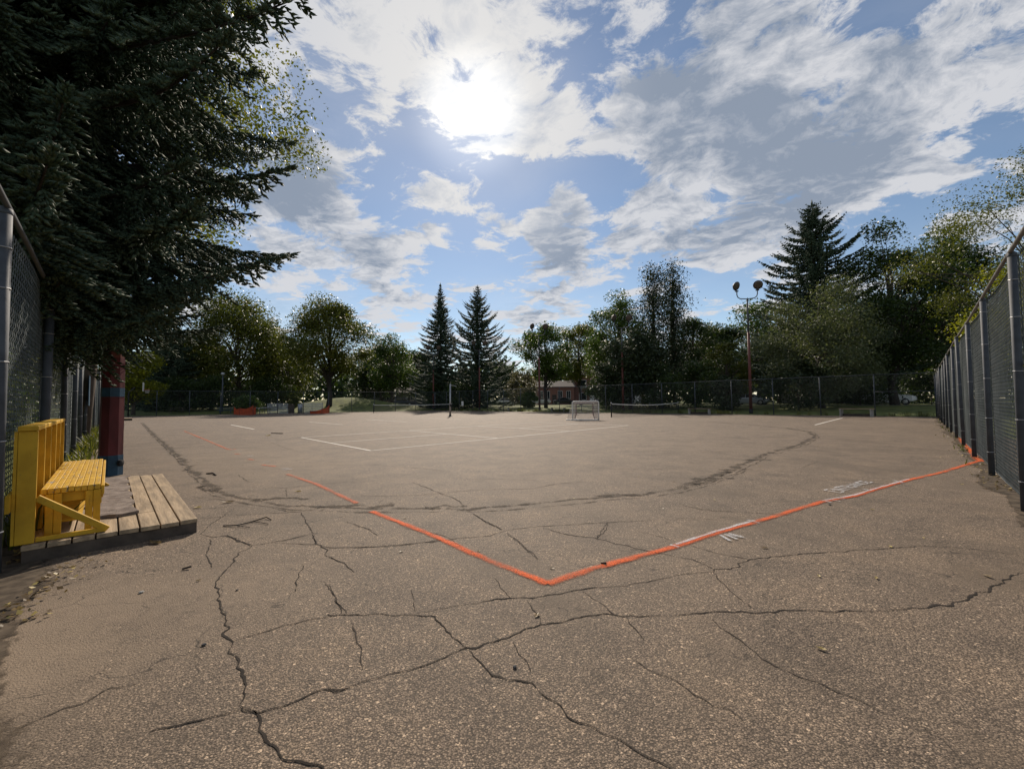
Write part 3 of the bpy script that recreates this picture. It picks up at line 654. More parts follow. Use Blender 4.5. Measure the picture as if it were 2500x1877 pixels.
# ------------------------------------------------------------------ platform, mat and yellow bench (local x along the left fence, y into the court)
ANG_L = math.atan2(E1[1], E1[0])
def to_local(t, s, z): return (s, -t, z)          # local y points away from the court, so court side is negative
def build_bench():
    base = (FL0[0], FL0[1], 0)
    pl = thing('wooden_platform', 'low weathered plank platform under the yellow bench', 'platform', base, ANG_L)
    s0, s1, t0, t1, zt = .15, 3.92, .07, 1.20, .135
    n = 8; w = (t1 - t0) / n; r0 = np.random.default_rng(4)
    for i in range(n):
        tc = t0 + (i + .5) * w; dz = r0.normal(0, .002)
        cuts = [s0 + r0.normal(0, .012), s1 + r0.normal(0, .015)]
        if i in (4, 5): cuts = [cuts[0], s0 + .42 + .05 * i, cuts[1]]
        for a, b in zip(cuts[:-1], cuts[1:]):
            MB().box(((a + b) / 2, -tc, zt - .019 + dz), (b - a - .008, w - .011, .038)).build('plank', M_['deck'], pl, bevel=.004)
    for s in (s0 + .03, s1 - .03, (s0 + s1) / 2): MB().box((s, -(t0 + t1) / 2, .047), (.045, t1 - t0 - .02, .094)).build('joist', M_['darkwood'], pl)
    for t in (t0 + .03, t1 - .03): MB().box(((s0 + s1) / 2, -t, .046), (s1 - s0 - .16, .04, .09)).build('side_beam', M_['darkwood'], pl)
    m = MB(); r1 = np.random.default_rng(8); nx, ny = 30, 6
    vs_ = []
    for k, zz in ((0, .0), (1, .016)):
        for i in range(nx + 1):
            for j in range(ny + 1):
                e = .02 * math.sin(i * 1.1) * (j in (0, ny)) + .03 * math.sin(j * 1.3) * (i in (0, nx))
                vs_.append((.80 + 3.06 * i / nx + (e if i in (0, nx) else 0), -(.48 + .285 * j / ny + (e if j in (0, ny) else 0)), zt + .004 + zz + k * abs(r1.normal(0, .003)) + k * .008 * (i < 2)))
    N1 = (nx + 1) * (ny + 1); idx = lambda k, i, j: k * N1 + i * (ny + 1) + j
    fs = [(idx(1, i, j), idx(1, i, j + 1), idx(1, i + 1, j + 1), idx(1, i + 1, j)) for i in range(nx) for j in range(ny)]
    fs += [(idx(0, i, jj), idx(0, i + 1, jj), idx(1, i + 1, jj), idx(1, i, jj)) for i in range(nx) for jj in (0, ny)] + [(idx(0, ii, j), idx(0, ii, j + 1), idx(1, ii, j + 1), idx(1, ii, j)) for j in range(ny) for ii in (0, nx)]
    mt = MB().add(vs_, fs).build('floor_mat', M_['mat']); mt.location = base; mt.rotation_euler = (0, 0, ANG_L)
    tag(mt, 'worn brown carpet strip lying on the plank platform', 'mat')

    b = thing('yellow_bench', 'yellow painted wooden bench with a tall boxed back on a plank platform', 'bench', (base[0], base[1], zt), ANG_L)
    Y_ = M_['yellow']; zb = .002
    H = .945
    # boxed back: studs, top plate, bottom plate, backing sheet
    for i, s in enumerate(np.linspace(.22, 2.98, 6)):
        MB().box((s, -.088, zb + (H - .04) / 2), (.042, .106, H - .042)).build('back_stud', Y_, b, bevel=.004)
    MB().box((1.60, -.088, zb + H - .02), (2.84, .112, .038)).build('top_plate', Y_, b, bevel=.004)
    MB().box((1.60, -.024, zb + H / 2 - .02), (2.80, .018, H - .05)).build('back_panel', Y_, b)
    MB().box((.24, -.003, zb + .345), (.30, .022, .135)).build('back_rail', Y_, b)
    # seat of narrow planks on edge
    sz = .395; r0 = np.random.default_rng(3)
    for i in range(9):
        t = .165 + i * .0405
        MB().box((1.69 + r0.normal(0, .006), -t, sz - .022 + r0.normal(0, .0015)), (2.5, .038, .044)).build('seat_slat', M_['yseat'], b, bevel=.003)
    for s in (.50, 1.70, 2.88): MB().box((s, -.34, sz - .088), (.04, .38, .085)).build('seat_bearer', Y_, b, bevel=.003)
    MB().box((1.69, -.525, sz - .06), (2.46, .022, .085)).build('seat_apron', Y_, b, bevel=.003)
    for s in (.455, 1.66, 2.93):
        for t in (.20, .25, .44, .49):
            MB().box((s, -t, zb + (sz - .05) / 2), (.04, .048, sz - .05)).build('leg', Y_, b, bevel=.003)
    for s in (.235, 2.96):
        MB().bar((s, -.142, .36), (s, -.565, .018), .038, .05).build('brace', Y_, b, bevel=.003)
        MB().box((s, -.345, zb + .02), (.036, .40, .036)).build('foot_rail', Y_, b, bevel=.003)
    MB().box((1.7, -.30, .085), (2.3, .18, .02)).build('lower_shelf', Y_, b)
def seat_mat():
    t = NT('chipped_yellow_paint'); co = t.coord(); mp = t.n('ShaderNodeMapping'); t.L(co, mp.inputs[0]); mp.inputs['Scale'].default_value = (.8, 4, 4)
    c = t.mix(t.smooth(t.noise(co, 8, 5), .3, .7), (.50, .29, .02), (.66, .41, .04))
    ch = t.smooth(t.noise(mp.outputs[0], 6, 7, .7), .57, .63)
    c = t.mix(ch, c, (.24, .22, .20))
    v = t.n('ShaderNodeTexVoronoi', feature='DISTANCE_TO_EDGE'); v.inputs['Scale'].default_value = 14; t.L(mp.outputs[0], v.inputs['Vector'])
    c = t.mix(t.smooth(v.outputs[0], .0, .03, .75, 0), c, (.12, .07, .02))
    return t.done(t.bsdf(c, .55, 0, .35, t.bump(t.math('SUBTRACT', 1.0, ch), .6, .004)))
M_['yseat'] = seat_mat()
build_bench()

# ------------------------------------------------------------------ painted timber poles on the left
def red_pole(label, x, y, h, rb, rt, bands, group=None):
    t = thing('wooden_pole', label, 'pole', (x, y, 0), R(10))
    rad = lambda z: rb + (rt - rb) * z / h
    def seg(name, z0, z1, m_, grow=0.0):
        n = 8; k = max(2, int((z1 - z0) / .6) + 1); mb = MB(); vs_ = []
        for i in range(k):
            z = z0 + (z1 - z0) * i / (k - 1)
            for j in range(n):
                a = 2 * math.pi * (j + .5) / n; vs_.append((math.cos(a) * (rad(z) + grow), math.sin(a) * (rad(z) + grow), z))
        fs = [(i * n + j, i * n + (j + 1) % n, (i + 1) * n + (j + 1) % n, (i + 1) * n + j) for i in range(k - 1) for j in range(n)] + [tuple(range(n))[::-1], tuple((k - 1) * n + j for j in range(n))]
        return mb.add(vs_, fs).build(name, m_, t)
    seg('pole_shaft', 0, 2.1, M_['pole_red']); seg('pole_shaft', 2.1, h, M_['pole_worn'])
    for z0, z1 in bands: seg('painted_band', z0, z1, M_['blue'], .004)
    mb = MB(); mb.lathe([(.03, 0), (.06, .01), (.06, .05), (.02, .06)], (rb * .95, -.05, .22), 10, Matrix.Rotation(R(90), 3, 'Y')); mb.build('base_bracket', M_['black'], t)
    MB().bar((-.7, 0, h - .5), (.7, 0, h - .5), .09, .11).build('cross_arm', M_['darkwood'], t)
    for s in (-.55, .55):
        q = MB().lathe([(.05, 0), (.20, .06), (.30, .22), (.31, .24)], (s, -.12, h - .25), 14, Matrix.Rotation(R(125), 3, 'X')); q.build('floodlight', M_['lampback'], t)
    return t
pb = FL0 + E1 * 5.43 + E2 * .59
red_pole('thick dark red pole with blue bands rising behind the plank platform', pb[0], pb[1], 5.6, .168, .135, [(0, .36), (1.40, 1.56)])
red_pole('second red pole farther along the left fence, half hidden behind the first', -20.8, 22.0, 8.6, .17, .125, [(0, .3), (1.38, 1.52)])

# ------------------------------------------------------------------ tall steel floodlight poles along the far fences
def light_pole(label, x, y, h, rz, s=1.0, two_tone=True, lit=False):
    t = thing('floodlight_pole', label, 'light pole', (x, y, 0), rz, 'floodlight poles along the far fence')
    MB().tube([(0, 0, -.1), (0, 0, .45)], [.16 * s, .16 * s], 10).build('base', M_['black'], t, smooth=True)
    MB().tube([(0, 0, .45), (0, 0, h * .62)], [.135 * s, .095 * s], 10).build('lower_shaft', M_['redpole'], t, smooth=True)
    MB().tube([(0, 0, h * .62), (0, 0, h - 1.5)], [.08 * s, .065 * s], 10).build('upper_shaft', M_['galv'], t, smooth=True)
    zc = h - 1.5; pts = [(-.85, 0, zc + .72), (-.85, 0, zc + .42), (-.78, 0, zc + .2), (-.58, 0, zc + .05), (0, 0, zc), (.58, 0, zc + .05), (.78, 0, zc + .2), (.85, 0, zc + .42), (.85, 0, zc + .72)]
    MB().tube(pts, .045, 8).build('bracket', M_['galv'], t, smooth=True)
    for sx, tilt, yaw in ((-.9, 112, 35), (.9, 112, -8)):
        f_ = Matrix.Rotation(R(yaw), 3, 'Z') @ Matrix.Rotation(R(tilt), 3, 'X')
        MB().box((sx * .95, 0, zc + .76), (.26, .16, .09)).build('ballast', M_['black'], t)
        c = (sx, -.05, zc + 1.22)
        sh = MB().lathe([(.08, -.30), (.14, -.28), (.2, -.16), (.36, -.06), (.40, .0), (.405, .03), (.37, .03)], c, 18, f_).build('lamp_shade', M_['lampback'], t, smooth=True)
        MB().lathe([(.36, .032), (.25, .05), (.1, .06), (.02, .062)], c, 18, f_).build('lens', M_['lens'], sh, smooth=True)
        MB().bar((sx * .95, 0, zc + .8), (sx, -.02, zc + 1.1), .03, .03).build('yoke', M_['galv'], t)
for label, x, ytop, Y in (('twin-headed floodlight pole with dark red shaft standing against the sky on the right', 1823, 690, 37.2), ('floodlight pole left of the clipped pines, half lost in dark foliage', 1517, 770, 47.5),
                          ('thin floodlight pole in front of the pale broadleaf pair', 1315, 792, 55.0), ('floodlight pole in front of the right of two tall spruces', 1170, 833, 64.5), ('floodlight pole in front of the left of two tall spruces', 1058, 845, 70.0)):
    q = P(x, ytop, Y); light_pole(label, q[0], Y, q[2], R(-12 if x > 1800 else 8))
def lamp_post():
    q = P(544, 916, 57.5); t = thing('park_lamp_post', 'slim grey lamp post behind the blue table by the far left fence', 'lamp post', (q[0], 57.5, 0))
    MB().tube([(0, 0, -.05), (0, 0, q[2])], [.11, .075], 10).build('shaft', M_['galv'], t, smooth=True); MB().lathe([(.1, 0), (.22, .05), (.24, .3), (.1, .38)], (0, 0, q[2]), 12).build('lantern', M_['alu'], t, smooth=True)
lamp_post()

# ------------------------------------------------------------------ nets, goal, posts
def tennis_net(label, a, b, h=1.07, dip=.15):
    a = np.array(a); b = np.array(b); L_ = np.linalg.norm(b - a); d = (b - a) / L_
    t = thing('tennis_net', label, 'net', (a[0], a[1], 0), math.atan2(d[1], d[0]))
    for x in (0, L_): MB().tube([(x, 0, -.05), (x, 0, h + .04)], .045, 8).build('net_post', M_['black'], t, smooth=True); MB().lathe([(.05, 0), (.05, .03), (.02, .06)], (x, 0, h + .03), 8).build('post_cap', M_['white'], t)
    zt = lambda x: h - dip * math.sin(math.pi * x / L_)
    n = 24; m = MB()
    for i in range(n):
        x0, x1 = L_ * i / n, L_ * (i + 1) / n; m.bar((x0, 0, zt(x0) - .03), (x1, 0, zt(x1) - .03), .016, .065)
    m.build('head_band', M_['white'], t)
    m = MB(); nv = int(L_ / .09)
    for i in range(1, nv): x = L_ * i / nv; m.bar((x, 0, .03), (x, 0, zt(x) - .06), .007, .007, (1, 0, 0))
    for k in range(11): m.tube([(L_ * i / 12, 0, .03 + (zt(L_ * i / 12) - .09) * k / 11) for i in range(13)], .0045, 3)
    m.build('net_mesh', M_['netdark'], t)
rA = G(1656, 1008.6)[:2]; u_ = np.array([.70, .714]); tennis_net('right tennis net with a sagging white band beside the hockey goal', rA - u_ * 12.6, rA)
lA = G(912, 1008.2)[:2]; tennis_net('left tennis net stretched in front of the far parked cars', lA, lA + u_ * 12.6, dip=.08)
def volley_post():
    p = G(1099, 1016.5); t = thing('volleyball_post', 'lone grey steel volleyball post with a short arm on the court', 'post', (p[0], p[1], 0), R(20))
    MB().tube([(0, 0, -.02), (.02, 0, 2.95)], [.085, .06], 10).build('shaft', M_['alu'], t, smooth=True); MB().bar((0, 0, 2.86), (.62, .1, 2.74), .03, .04).build('arm', M_['alu'], t)
    MB().lathe([(.26, 0), (.24, .03), (.12, .06), (.1, .16)], n=14).build('foot', M_['black'], t); MB().box((.0, -.08, 1.0), (.09, .1, .22)).build('winch', M_['black'], t)
volley_post()
def hockey_goal():
    p = G(1430, 1026); t = thing('hockey_goal', 'white hockey goal with pale netting on the court', 'goal', (p[0], p[1], 0), R(-6))
    W_, H_, D_ = 1.72, 1.26, .95; m = MB()
    def frame(w, y, h, rc, flare=0.0):
        pts = [(-w / 2 - flare, y, .03), (-w / 2, y, .35), (-w / 2, y, h - rc)] + [(-w / 2 + rc * (1 - math.cos(a)), y, h - rc + rc * math.sin(a)) for a in (R(30), R(60), R(90))]
        return pts + [(-x, yy, zz) for x, yy, zz in pts[::-1]]
    MB().tube(frame(W_, 0, H_, .12), .032, 8).build('rear_frame', M_['white'], t, smooth=True)
    MB().tube(frame(1.15, D_, 1.12, .06, .12), .034, 8).build('mouth_frame', M_['redpole'], t, smooth=True)
    MB().tube([(W_ / 2, 0, .035), (0, -.06, .035), (-W_ / 2 - .42, 0, .035), (-W_ / 2 - .1, D_ * .6, .035), (-.6, D_, .035)], .035, 8).build('base_frame', M_['white'], t, smooth=True)
    MB().tube([(W_ / 2, 0, .03), (W_ / 2 - .1, D_ * .6, .03), (.6, D_, .03)], .03, 8).build('base_frame', M_['white'], t, smooth=True)
    for s in (-1, 1): MB().tube([(s * W_ / 2, 0, H_ - .03), (s * .575, D_, 1.1)], .022, 6).build('top_bar', M_['white'], t, smooth=True)
    def net(c00, c10, c11, c01, n1, n2, name='netting'):
        m = MB(); c = [np.array(q, float) for q in (c00, c10, c11, c01)]
        f = lambda u, v: (c[0] * (1 - u) + c[1] * u) * (1 - v) + (c[3] * (1 - u) + c[2] * u) * v
        for i in range(n1 + 1): m.bar(f(i / n1, 0), f(i / n1, 1), .006, .004, (0, 1, 0))
        for j in range(n2 + 1): m.bar(f(0, j / n2), f(1, j / n2), .006, .004, (0, 1, 0))
        m.build(name, M_['netwhite'], t)
    net((-W_ / 2, .03, .05), (W_ / 2, .03, .05), (W_ / 2, .03, H_ - .03), (-W_ / 2, .03, H_ - .03), 42, 31)
    net((-W_ / 2 - .38, .03, .05), (-.6, D_, .05), (-.575, D_, 1.1), (-W_ / 2, .03, H_ - .03), 22, 28); net((W_ / 2, .04, .05), (.6, D_, .05), (.575, D_, 1.1), (W_ / 2, .04, H_ - .03), 22, 28)
    net((-W_ / 2, .03, H_ - .02), (W_ / 2, .03, H_ - .02), (.575, D_, 1.1), (-.575, D_, 1.1), 40, 20)
hockey_goal()
def hoop():
    p = P(345, 955, 47.0); t = thing('basketball_hoop', 'basketball hoop with white backboard at the far left corner', 'basketball hoop', (p[0] - .6, 47.0, 0), R(38))
    MB().tube([(-.6, 0, -.05), (-.6, 0, 2.7), (-.1, 0, 3.3)], .07, 8).build('support_pole', M_['black'], t, smooth=True); MB().box((.62, 0, 3.35), (.05, 1.5, 1.0)).build('backboard', M_['white'], t)
    MB().tube([(.95 + .24 * math.cos(a), .24 * math.sin(a), 3.05) for a in np.linspace(0, 2 * math.pi, 17)], .022, 6, False).build('rim', M_['netorange'], t); MB().bar((.64, 0, 3.05), (.72, 0, 3.05), .12, .1).build('rim_plate', M_['netorange'], t)
    m = MB()
    for k in range(12):
        a = 2 * math.pi * k / 12; m.bar((.95 + .23 * math.cos(a), .23 * math.sin(a), 3.04), (.95 + .14 * math.cos(a + .4), .14 * math.sin(a + .4), 2.65), .012, .012); m.bar((.95 + .23 * math.cos(a), .23 * math.sin(a), 3.04), (.95 + .14 * math.cos(a - .4), .14 * math.sin(a - .4), 2.65), .012, .012)
    m.build('net', M_['netwhite'], t)
hoop()

# ------------------------------------------------------------------ benches and odds and ends at the far fences
def player_bench(label, pa, pb_, h=.5, back=False):
    a = G(*pa)[:2]; b = G(*pb_)[:2]; L_ = np.linalg.norm(b - a); d = (b - a) / L_
    t = thing('player_bench', label, 'bench', (a[0], a[1], 0), math.atan2(d[1], d[0]), 'low benches at the far fence')
    for k in range(2): MB().box((L_ / 2, (k - .5) * .17, h), (L_, .155, .045)).build('seat_plank', M_['deck'], t)
    for x in (.12, L_ - .12): MB().box((x, 0, h / 2 - .012), (.08, .34, h - .025)).build('leg', M_['concrete'], t)
    MB().box((L_ / 2, .10, .12), (L_ - .2, .04, .16)).build('stretcher', M_['darkwood'], t)
player_bench('grey bench at the far fence below the dark shrubs', (1681, 1010.5), (1735, 1011.5)); player_bench('small bench at the far fence under the white car', (1219, 1003), (1243, 1003.4)); player_bench('bench at the far fence in front of the black sedan', (1346, 1005), (1380, 1005.6))
player_bench('wide dark bench in the deep shade at the right end of the far fence', (2050, 1016), (2134, 1018), .55)
def picnic_table(label, x, y, rz, m_):
    t = thing('picnic_table', label, 'table', (x, y, lawn_z(x, y) if sd_out(x, y) > 0 else 0), rz)
    for k in range(5): MB().box((0, (k - 2) * .15, .74), (1.8, .14, .04)).build('top_plank', m_, t)
    for s in (-1, 1):
        for k in range(2): MB().box((0, s * (.66 + k * .15), .44), (1.8, .14, .04)).build('seat_plank', m_, t)
    for x in (-.6, .6):
        for s in (-1, 1): MB().bar((x, s * .22, .72), (x, s * .68, 0), .09, .04, (1, 0, 0)).build('leg', m_, t)
        MB().box((x, 0, .41), (.04, 1.6, .09)).build('seat_bearer', m_, t)
q = P(550, 1000, 55.2); picnic_table('blue picnic table behind the far left fence', q[0], 55.2, R(38), M_['blue'])
q = P(432, 1005, 54.0); picnic_table('dark picnic table in the shade behind the far left fence', q[0], 54.0, R(30), M_['darkwood'])
def bleacher(label, px, Y, w, h, rz, face=1):
    q = P(px, 1005, Y); t = thing('bleacher', label, 'bleacher', (q[0], Y, 0), rz)
    n = 6
    for k in range(n):
        z = .12 + (h - .15) * k / (n - 1); MB().box((0, .10 * k * face, z), (w, .26, .035)).build('plank', M_['alu'], t, bevel=.004)
        MB().box((0, .10 * k * face - .1, z - .1), (w, .025, .10)).build('riser', M_['alu'], t)
    for x in np.linspace(-w / 2 + .06, w / 2 - .06, 3): MB().bar((x, -.1, .04), (x, .10 * n * face, h - .06), .05, .05).build('frame', M_['galv'], t); MB().bar((x, .10 * n * face, 0), (x, .10 * n * face, h), .05, .05, (1, 0, 0)).build('upright', M_['galv'], t)
bleacher('grey slatted bleacher stacked beside the orange netting', 678, 56.5, 2.5, 1.35, R(30)); bleacher('grey slatted bleacher in front of the big tree trunk', 762, 59.0, 2.9, 1.4, R(28))
def steel_table():
    q = P(640, 1007, 55.5); t = thing('steel_trestle', 'low steel trestle between the orange netting and the bleacher', 'trestle', (q[0], 55.5, 0), R(30))
    MB().box((0, 0, .78), (2.2, .7, .05)).build('top', M_['alu'], t)
    for x in (-.9, -.3, .3, .9):
        for y in (-.28, .28): MB().box((x, y, .378), (.06, .06, .755)).build('leg', M_['galv'], t)
steel_table()
def bin_():
    q = P(711, 1007, 57.6); t = thing('plank_crate', 'upright brown plank crate between the two bleachers', 'crate', (q[0], 57.6, 0), R(30))
    for k in range(5): MB().box((-.28 + k * .14, -.3, .62), (.13, .03, 1.24)).build('board', M_['darkwood'], t); MB().box((-.28 + k * .14, .3, .62), (.13, .03, 1.24)).build('board', M_['darkwood'], t)
    for x in (-.36, .36): MB().box((x, 0, .6), (.03, .56, 1.2)).build('side', M_['darkwood'], t)
    m = MB(); m.tube([(.75, 0, .0), (.75, 0, 1.3)], .32, 14); c = thing('grey_drum', 'grey drum between the plank crate and the right bleacher', 'drum', (q[0] + .25, 57.9, 0), R(30)); m.build('barrel', M_['alu'], c, smooth=True)
    for z in (.03, .65, 1.27): MB().lathe([(.32, z - .02), (.335, z), (.32, z + .02)], (.75, 0, 0), 14).build('hoop', M_['galv'], c)
bin_()
def orange_net(label, pts, hs):
    pts = [G(*q)[:2] for q in pts]; t = thing('orange_barrier_netting', label, 'barrier', (pts[0][0], pts[0][1], 0)); o0 = np.array(pts[0])
    for i, q in enumerate(pts): q = np.array(q) - o0; MB().tube([(q[0], q[1], 0), (q[0], q[1], hs[i] + .12)], .03, 6).build('stake', M_['redpole'], t)
    m = MB(); r0 = np.random.default_rng(5)
    for (a, ha), (b, hb) in zip(zip(pts[:-1], hs[:-1]), zip(pts[1:], hs[1:])):
        a = np.array(a) - o0; b = np.array(b) - o0; n = max(3, int(np.linalg.norm(b - a) / .09)); k = 12
        for j in range(k):
            prev = None
            for i in range(n + 1):
                u = i / n; zz = (ha * (1 - u) + hb * u) * (1 - .22 * math.sin(math.pi * u)) * (j + .5) / k; pt = (*(a + (b - a) * u), zz)
                if prev: m.bar(prev, pt, .008, .05)
                prev = pt
        for i in range(n + 1):
            u = i / n; zz = (ha * (1 - u) + hb * u) * (1 - .22 * math.sin(math.pi * u)); m.bar((*(a + (b - a) * u), .02), (*(a + (b - a) * u), zz), .03, .008, (1, 0, 0))
    m.build('netting', M_['netorange'], t)
orange_net('sagging orange plastic barrier netting left of the bleachers', [(571, 1011.5), (585, 1013), (618, 1013.5), (624, 1011)], [.95, .8, 1.15, 1.0]); orange_net('crumpled orange barrier netting at the foot of the big tree', [(757, 1010), (786, 1010), (804, 1008.5)], [.3, .6, 1.15])
def low_box():
    p = G(308, 1026); t = thing('low_timber_step', 'low pale timber step lying by the far left fence', 'step', (p[0], p[1], 0), ANG_L)
    for k in range(3): MB().box((0, (k - 1) * .25, .17), (1.8, .24, .04)).build('plank', M_['deck'], t)
    for x in (-.8, .8): MB().box((x, 0, .075), (.08, .7, .15)).build('bearer', M_['darkwood'], t)
low_box()

# ------------------------------------------------------------------ cars
def car_paint(name, c): return mat(name, c, .28, .04, 2, spec=.6)
def loft(m, st):
    n = 8; vs_ = []
    for x, z0, z1, w in st:
        c = min(.09, (z1 - z0) * .3); y = w / 2
        vs_ += [(x, -y + c, z0), (x, y - c, z0), (x, y, z0 + c), (x, y, z1 - c), (x, y - c, z1), (x, -y + c, z1), (x, -y, z1 - c), (x, -y, z0 + c)]
    k = len(st); fs = [(i * n + j, i * n + (j + 1) % n, (i + 1) * n + (j + 1) % n, (i + 1) * n + j) for i in range(k - 1) for j in range(n)]
    return m.add(vs_, fs + [tuple(range(n))[::-1], tuple((k - 1) * n + j for j in range(n))])
def car(label, x, y, rz, paint, kind='sedan', z=None):
    t = thing('parked_car', label, 'car', (x, y, .655 if z is None else z), rz, 'cars parked along the street')
    if kind == 'sedan':
        body = [(-2.25, .42, .78, 1.5), (-2.1, .28, .92, 1.7), (-1.4, .22, .98, 1.8), (0, .22, .95, 1.82), (1.0, .22, .90, 1.8), (1.9, .26, .80, 1.7), (2.28, .4, .66, 1.45)]
        cab = [(-1.75, .92, .97, 1.5), (-1.05, .92, 1.36, 1.36), (-.5, .92, 1.44, 1.30), (.2, .92, 1.42, 1.30), (1.15, .88, .93, 1.45)]; roof = [(-1.02, 1.36, 1.40, 1.2), (-.5, 1.44, 1.47, 1.2), (.2, 1.42, 1.45, 1.2), (.45, 1.30, 1.33, 1.2)]
    else:
        body = [(-2.2, .5, .95, 1.6), (-2.1, .34, 1.1, 1.78), (-1.4, .28, 1.1, 1.86), (0, .28, 1.08, 1.86), (1.0, .28, 1.06, 1.85), (1.95, .34, .98, 1.75), (2.25, .5, .8, 1.5)]
        cab = [(-2.12, 1.05, 1.1, 1.6), (-1.85, 1.05, 1.62, 1.42), (-.6, 1.05, 1.72, 1.38), (.25, 1.05, 1.66, 1.38), (1.05, 1.0, 1.08, 1.5)]; roof = [(-1.9, 1.62, 1.67, 1.3), (-.6, 1.72, 1.76, 1.28), (.25, 1.66, 1.70, 1.28), (.45, 1.54, 1.58, 1.26)]
    loft(MB(), body).build('body', paint, t, smooth=False); loft(MB(), cab).build('windows', M_['glass'], t); loft(MB(), roof).build('roof', paint, t)
    for sx in (-1, 1):
        a, b = cab[0], cab[2]; MB().bar((cab[0][0] + .1, sx * .72, cab[0][2] - .02), (cab[1][0], sx * .66, cab[1][2]), .05, .09).build('rear_pillar', paint, t)
        MB().bar((cab[-1][0] - .05, sx * .70, cab[-1][2]), (cab[-2][0], sx * .66, cab[-2][2]), .04, .06).build('front_pillar', paint, t); MB().bar((-.35, sx * .72, cab[0][1]), (-.35, sx * .67, cab[2][2]), .04, .08, (1, 0, 0)).build('door_pillar', paint, t)
        MB().box((.85, sx * .95, 1.0 if kind == 'sedan' else 1.12), (.16, .12, .11)).build('mirror', paint, t)
        MB().box((body[-2][0] + .14, sx * .58, .66 if kind == 'sedan' else .84), (.16, .38, .13)).build('headlight', M_['lamp_w'], t); MB().box((body[1][0] - .05, sx * .62, .74 if kind == 'sedan' else .92), (.1, .3, .14)).build('taillight', M_['lamp_r'], t)
        for wx in (-1.38, 1.42):
            f_ = Matrix.Rotation(R(90), 3, 'X'); w_ = MB().lathe([(.2, -.1), (.33, -.1), (.34, 0), (.33, .1), (.2, .1)], (wx, sx * .82, .33), 16, f_).build('wheel', M_['black'], t); MB().lathe([(.21, -.106), (.1, -.112), (.1, .112), (.21, .106)], (wx, sx * .82, .33), 12, f_).build('rim', M_['chrome'], w_)
CW = car_paint('white_car_paint', (.72, .72, .72)); CB = car_paint('black_car_paint', (.012, .012, .016)); CS = car_paint('silver_car_paint', (.33, .35, .37)); CD = car_paint('dark_blue_car_paint', (.02, .028, .045)); CM = car_paint('maroon_car_paint', (.10, .015, .018))
def at(px, Y): return P(px, 985, Y)[0]
for label, px, Y, rz, pt, kd in (('black sedan parked in front of the brick house', 1378, 85.2, 0, CB, 'sedan'), ('white hatchback behind the trunk left of the black sedan', 1318, 85.6, 0, CW, 'suv'), ('white sedan showing between the shrubs left of centre', 1237, 86, 0, CW, 'sedan'),
                                 ('dark car right of the hockey goal under the trees', 1480, 84, 0, CD, 'sedan'), ('dark wagon in the middle of the far left row of cars', 988, 90.2, 0, CD, 'suv'), ('maroon car left of the dark wagon', 962, 90.8, 0, CM, 'sedan'), ('dark car at the right end of the far left row', 1018, 89.9, 0, CB, 'sedan'),
                                 ('silver car farthest left beyond the mound', 905, 91, 0, CS, 'sedan'), ('silver car behind the nearest steel floodlight pole', 1832, 54.0, R(-47), CS, 'sedan'), ('pale van in the shade at the far right corner', 2168, 45.0, R(-47), CW, 'suv')):
    x = at(px, Y); car(label, x, Y, rz, pt, kd, None if Y > 80 else float(lawn_z(x, Y)) + .01)

# ------------------------------------------------------------------ houses
def window(parent, x, z, w, h, y, panes=2, frame=None):
    f = MB(); th = .09
    for sx in (-1, 1): f.box((x + sx * w / 2, y - .03, z), (th, .09, h + th))
    for sz in (-1, 1): f.box((x, y - .032, z + sz * h / 2), (w - th, .09, th))
    for k in range(1, panes): f.box((x - w / 2 + w * k / panes, y - .03, z), (.06, .07, h - th))
    fo = f.build('window', frame or M_['trim'], parent); MB().box((x, y - .006, z), (w - .05, .02, h - .05)).build('pane', M_['glass'], fo); MB().box((x, y - .08, z - h / 2 - .08), (w + .16, .16, .06)).build('sill', M_['concrete'], fo)
def gable(parent, x0, x1, y0, y1, z, rise, m_, over=.4):
    xm, ym = (x0 + x1) / 2, (y0 + y1) / 2; m = MB()
    m.add([(x0 - over, y0 - over, z), (x1 + over, y0 - over, z), (x1 + over, y1 + over, z), (x0 - over, y1 + over, z), (x0 - over, ym, z + rise), (x1 + over, ym, z + rise)], [(0, 1, 5, 4), (2, 3, 4, 5), (1, 2, 5), (3, 0, 4), (3, 2, 1, 0)])
    return m.build('roof', m_, parent)
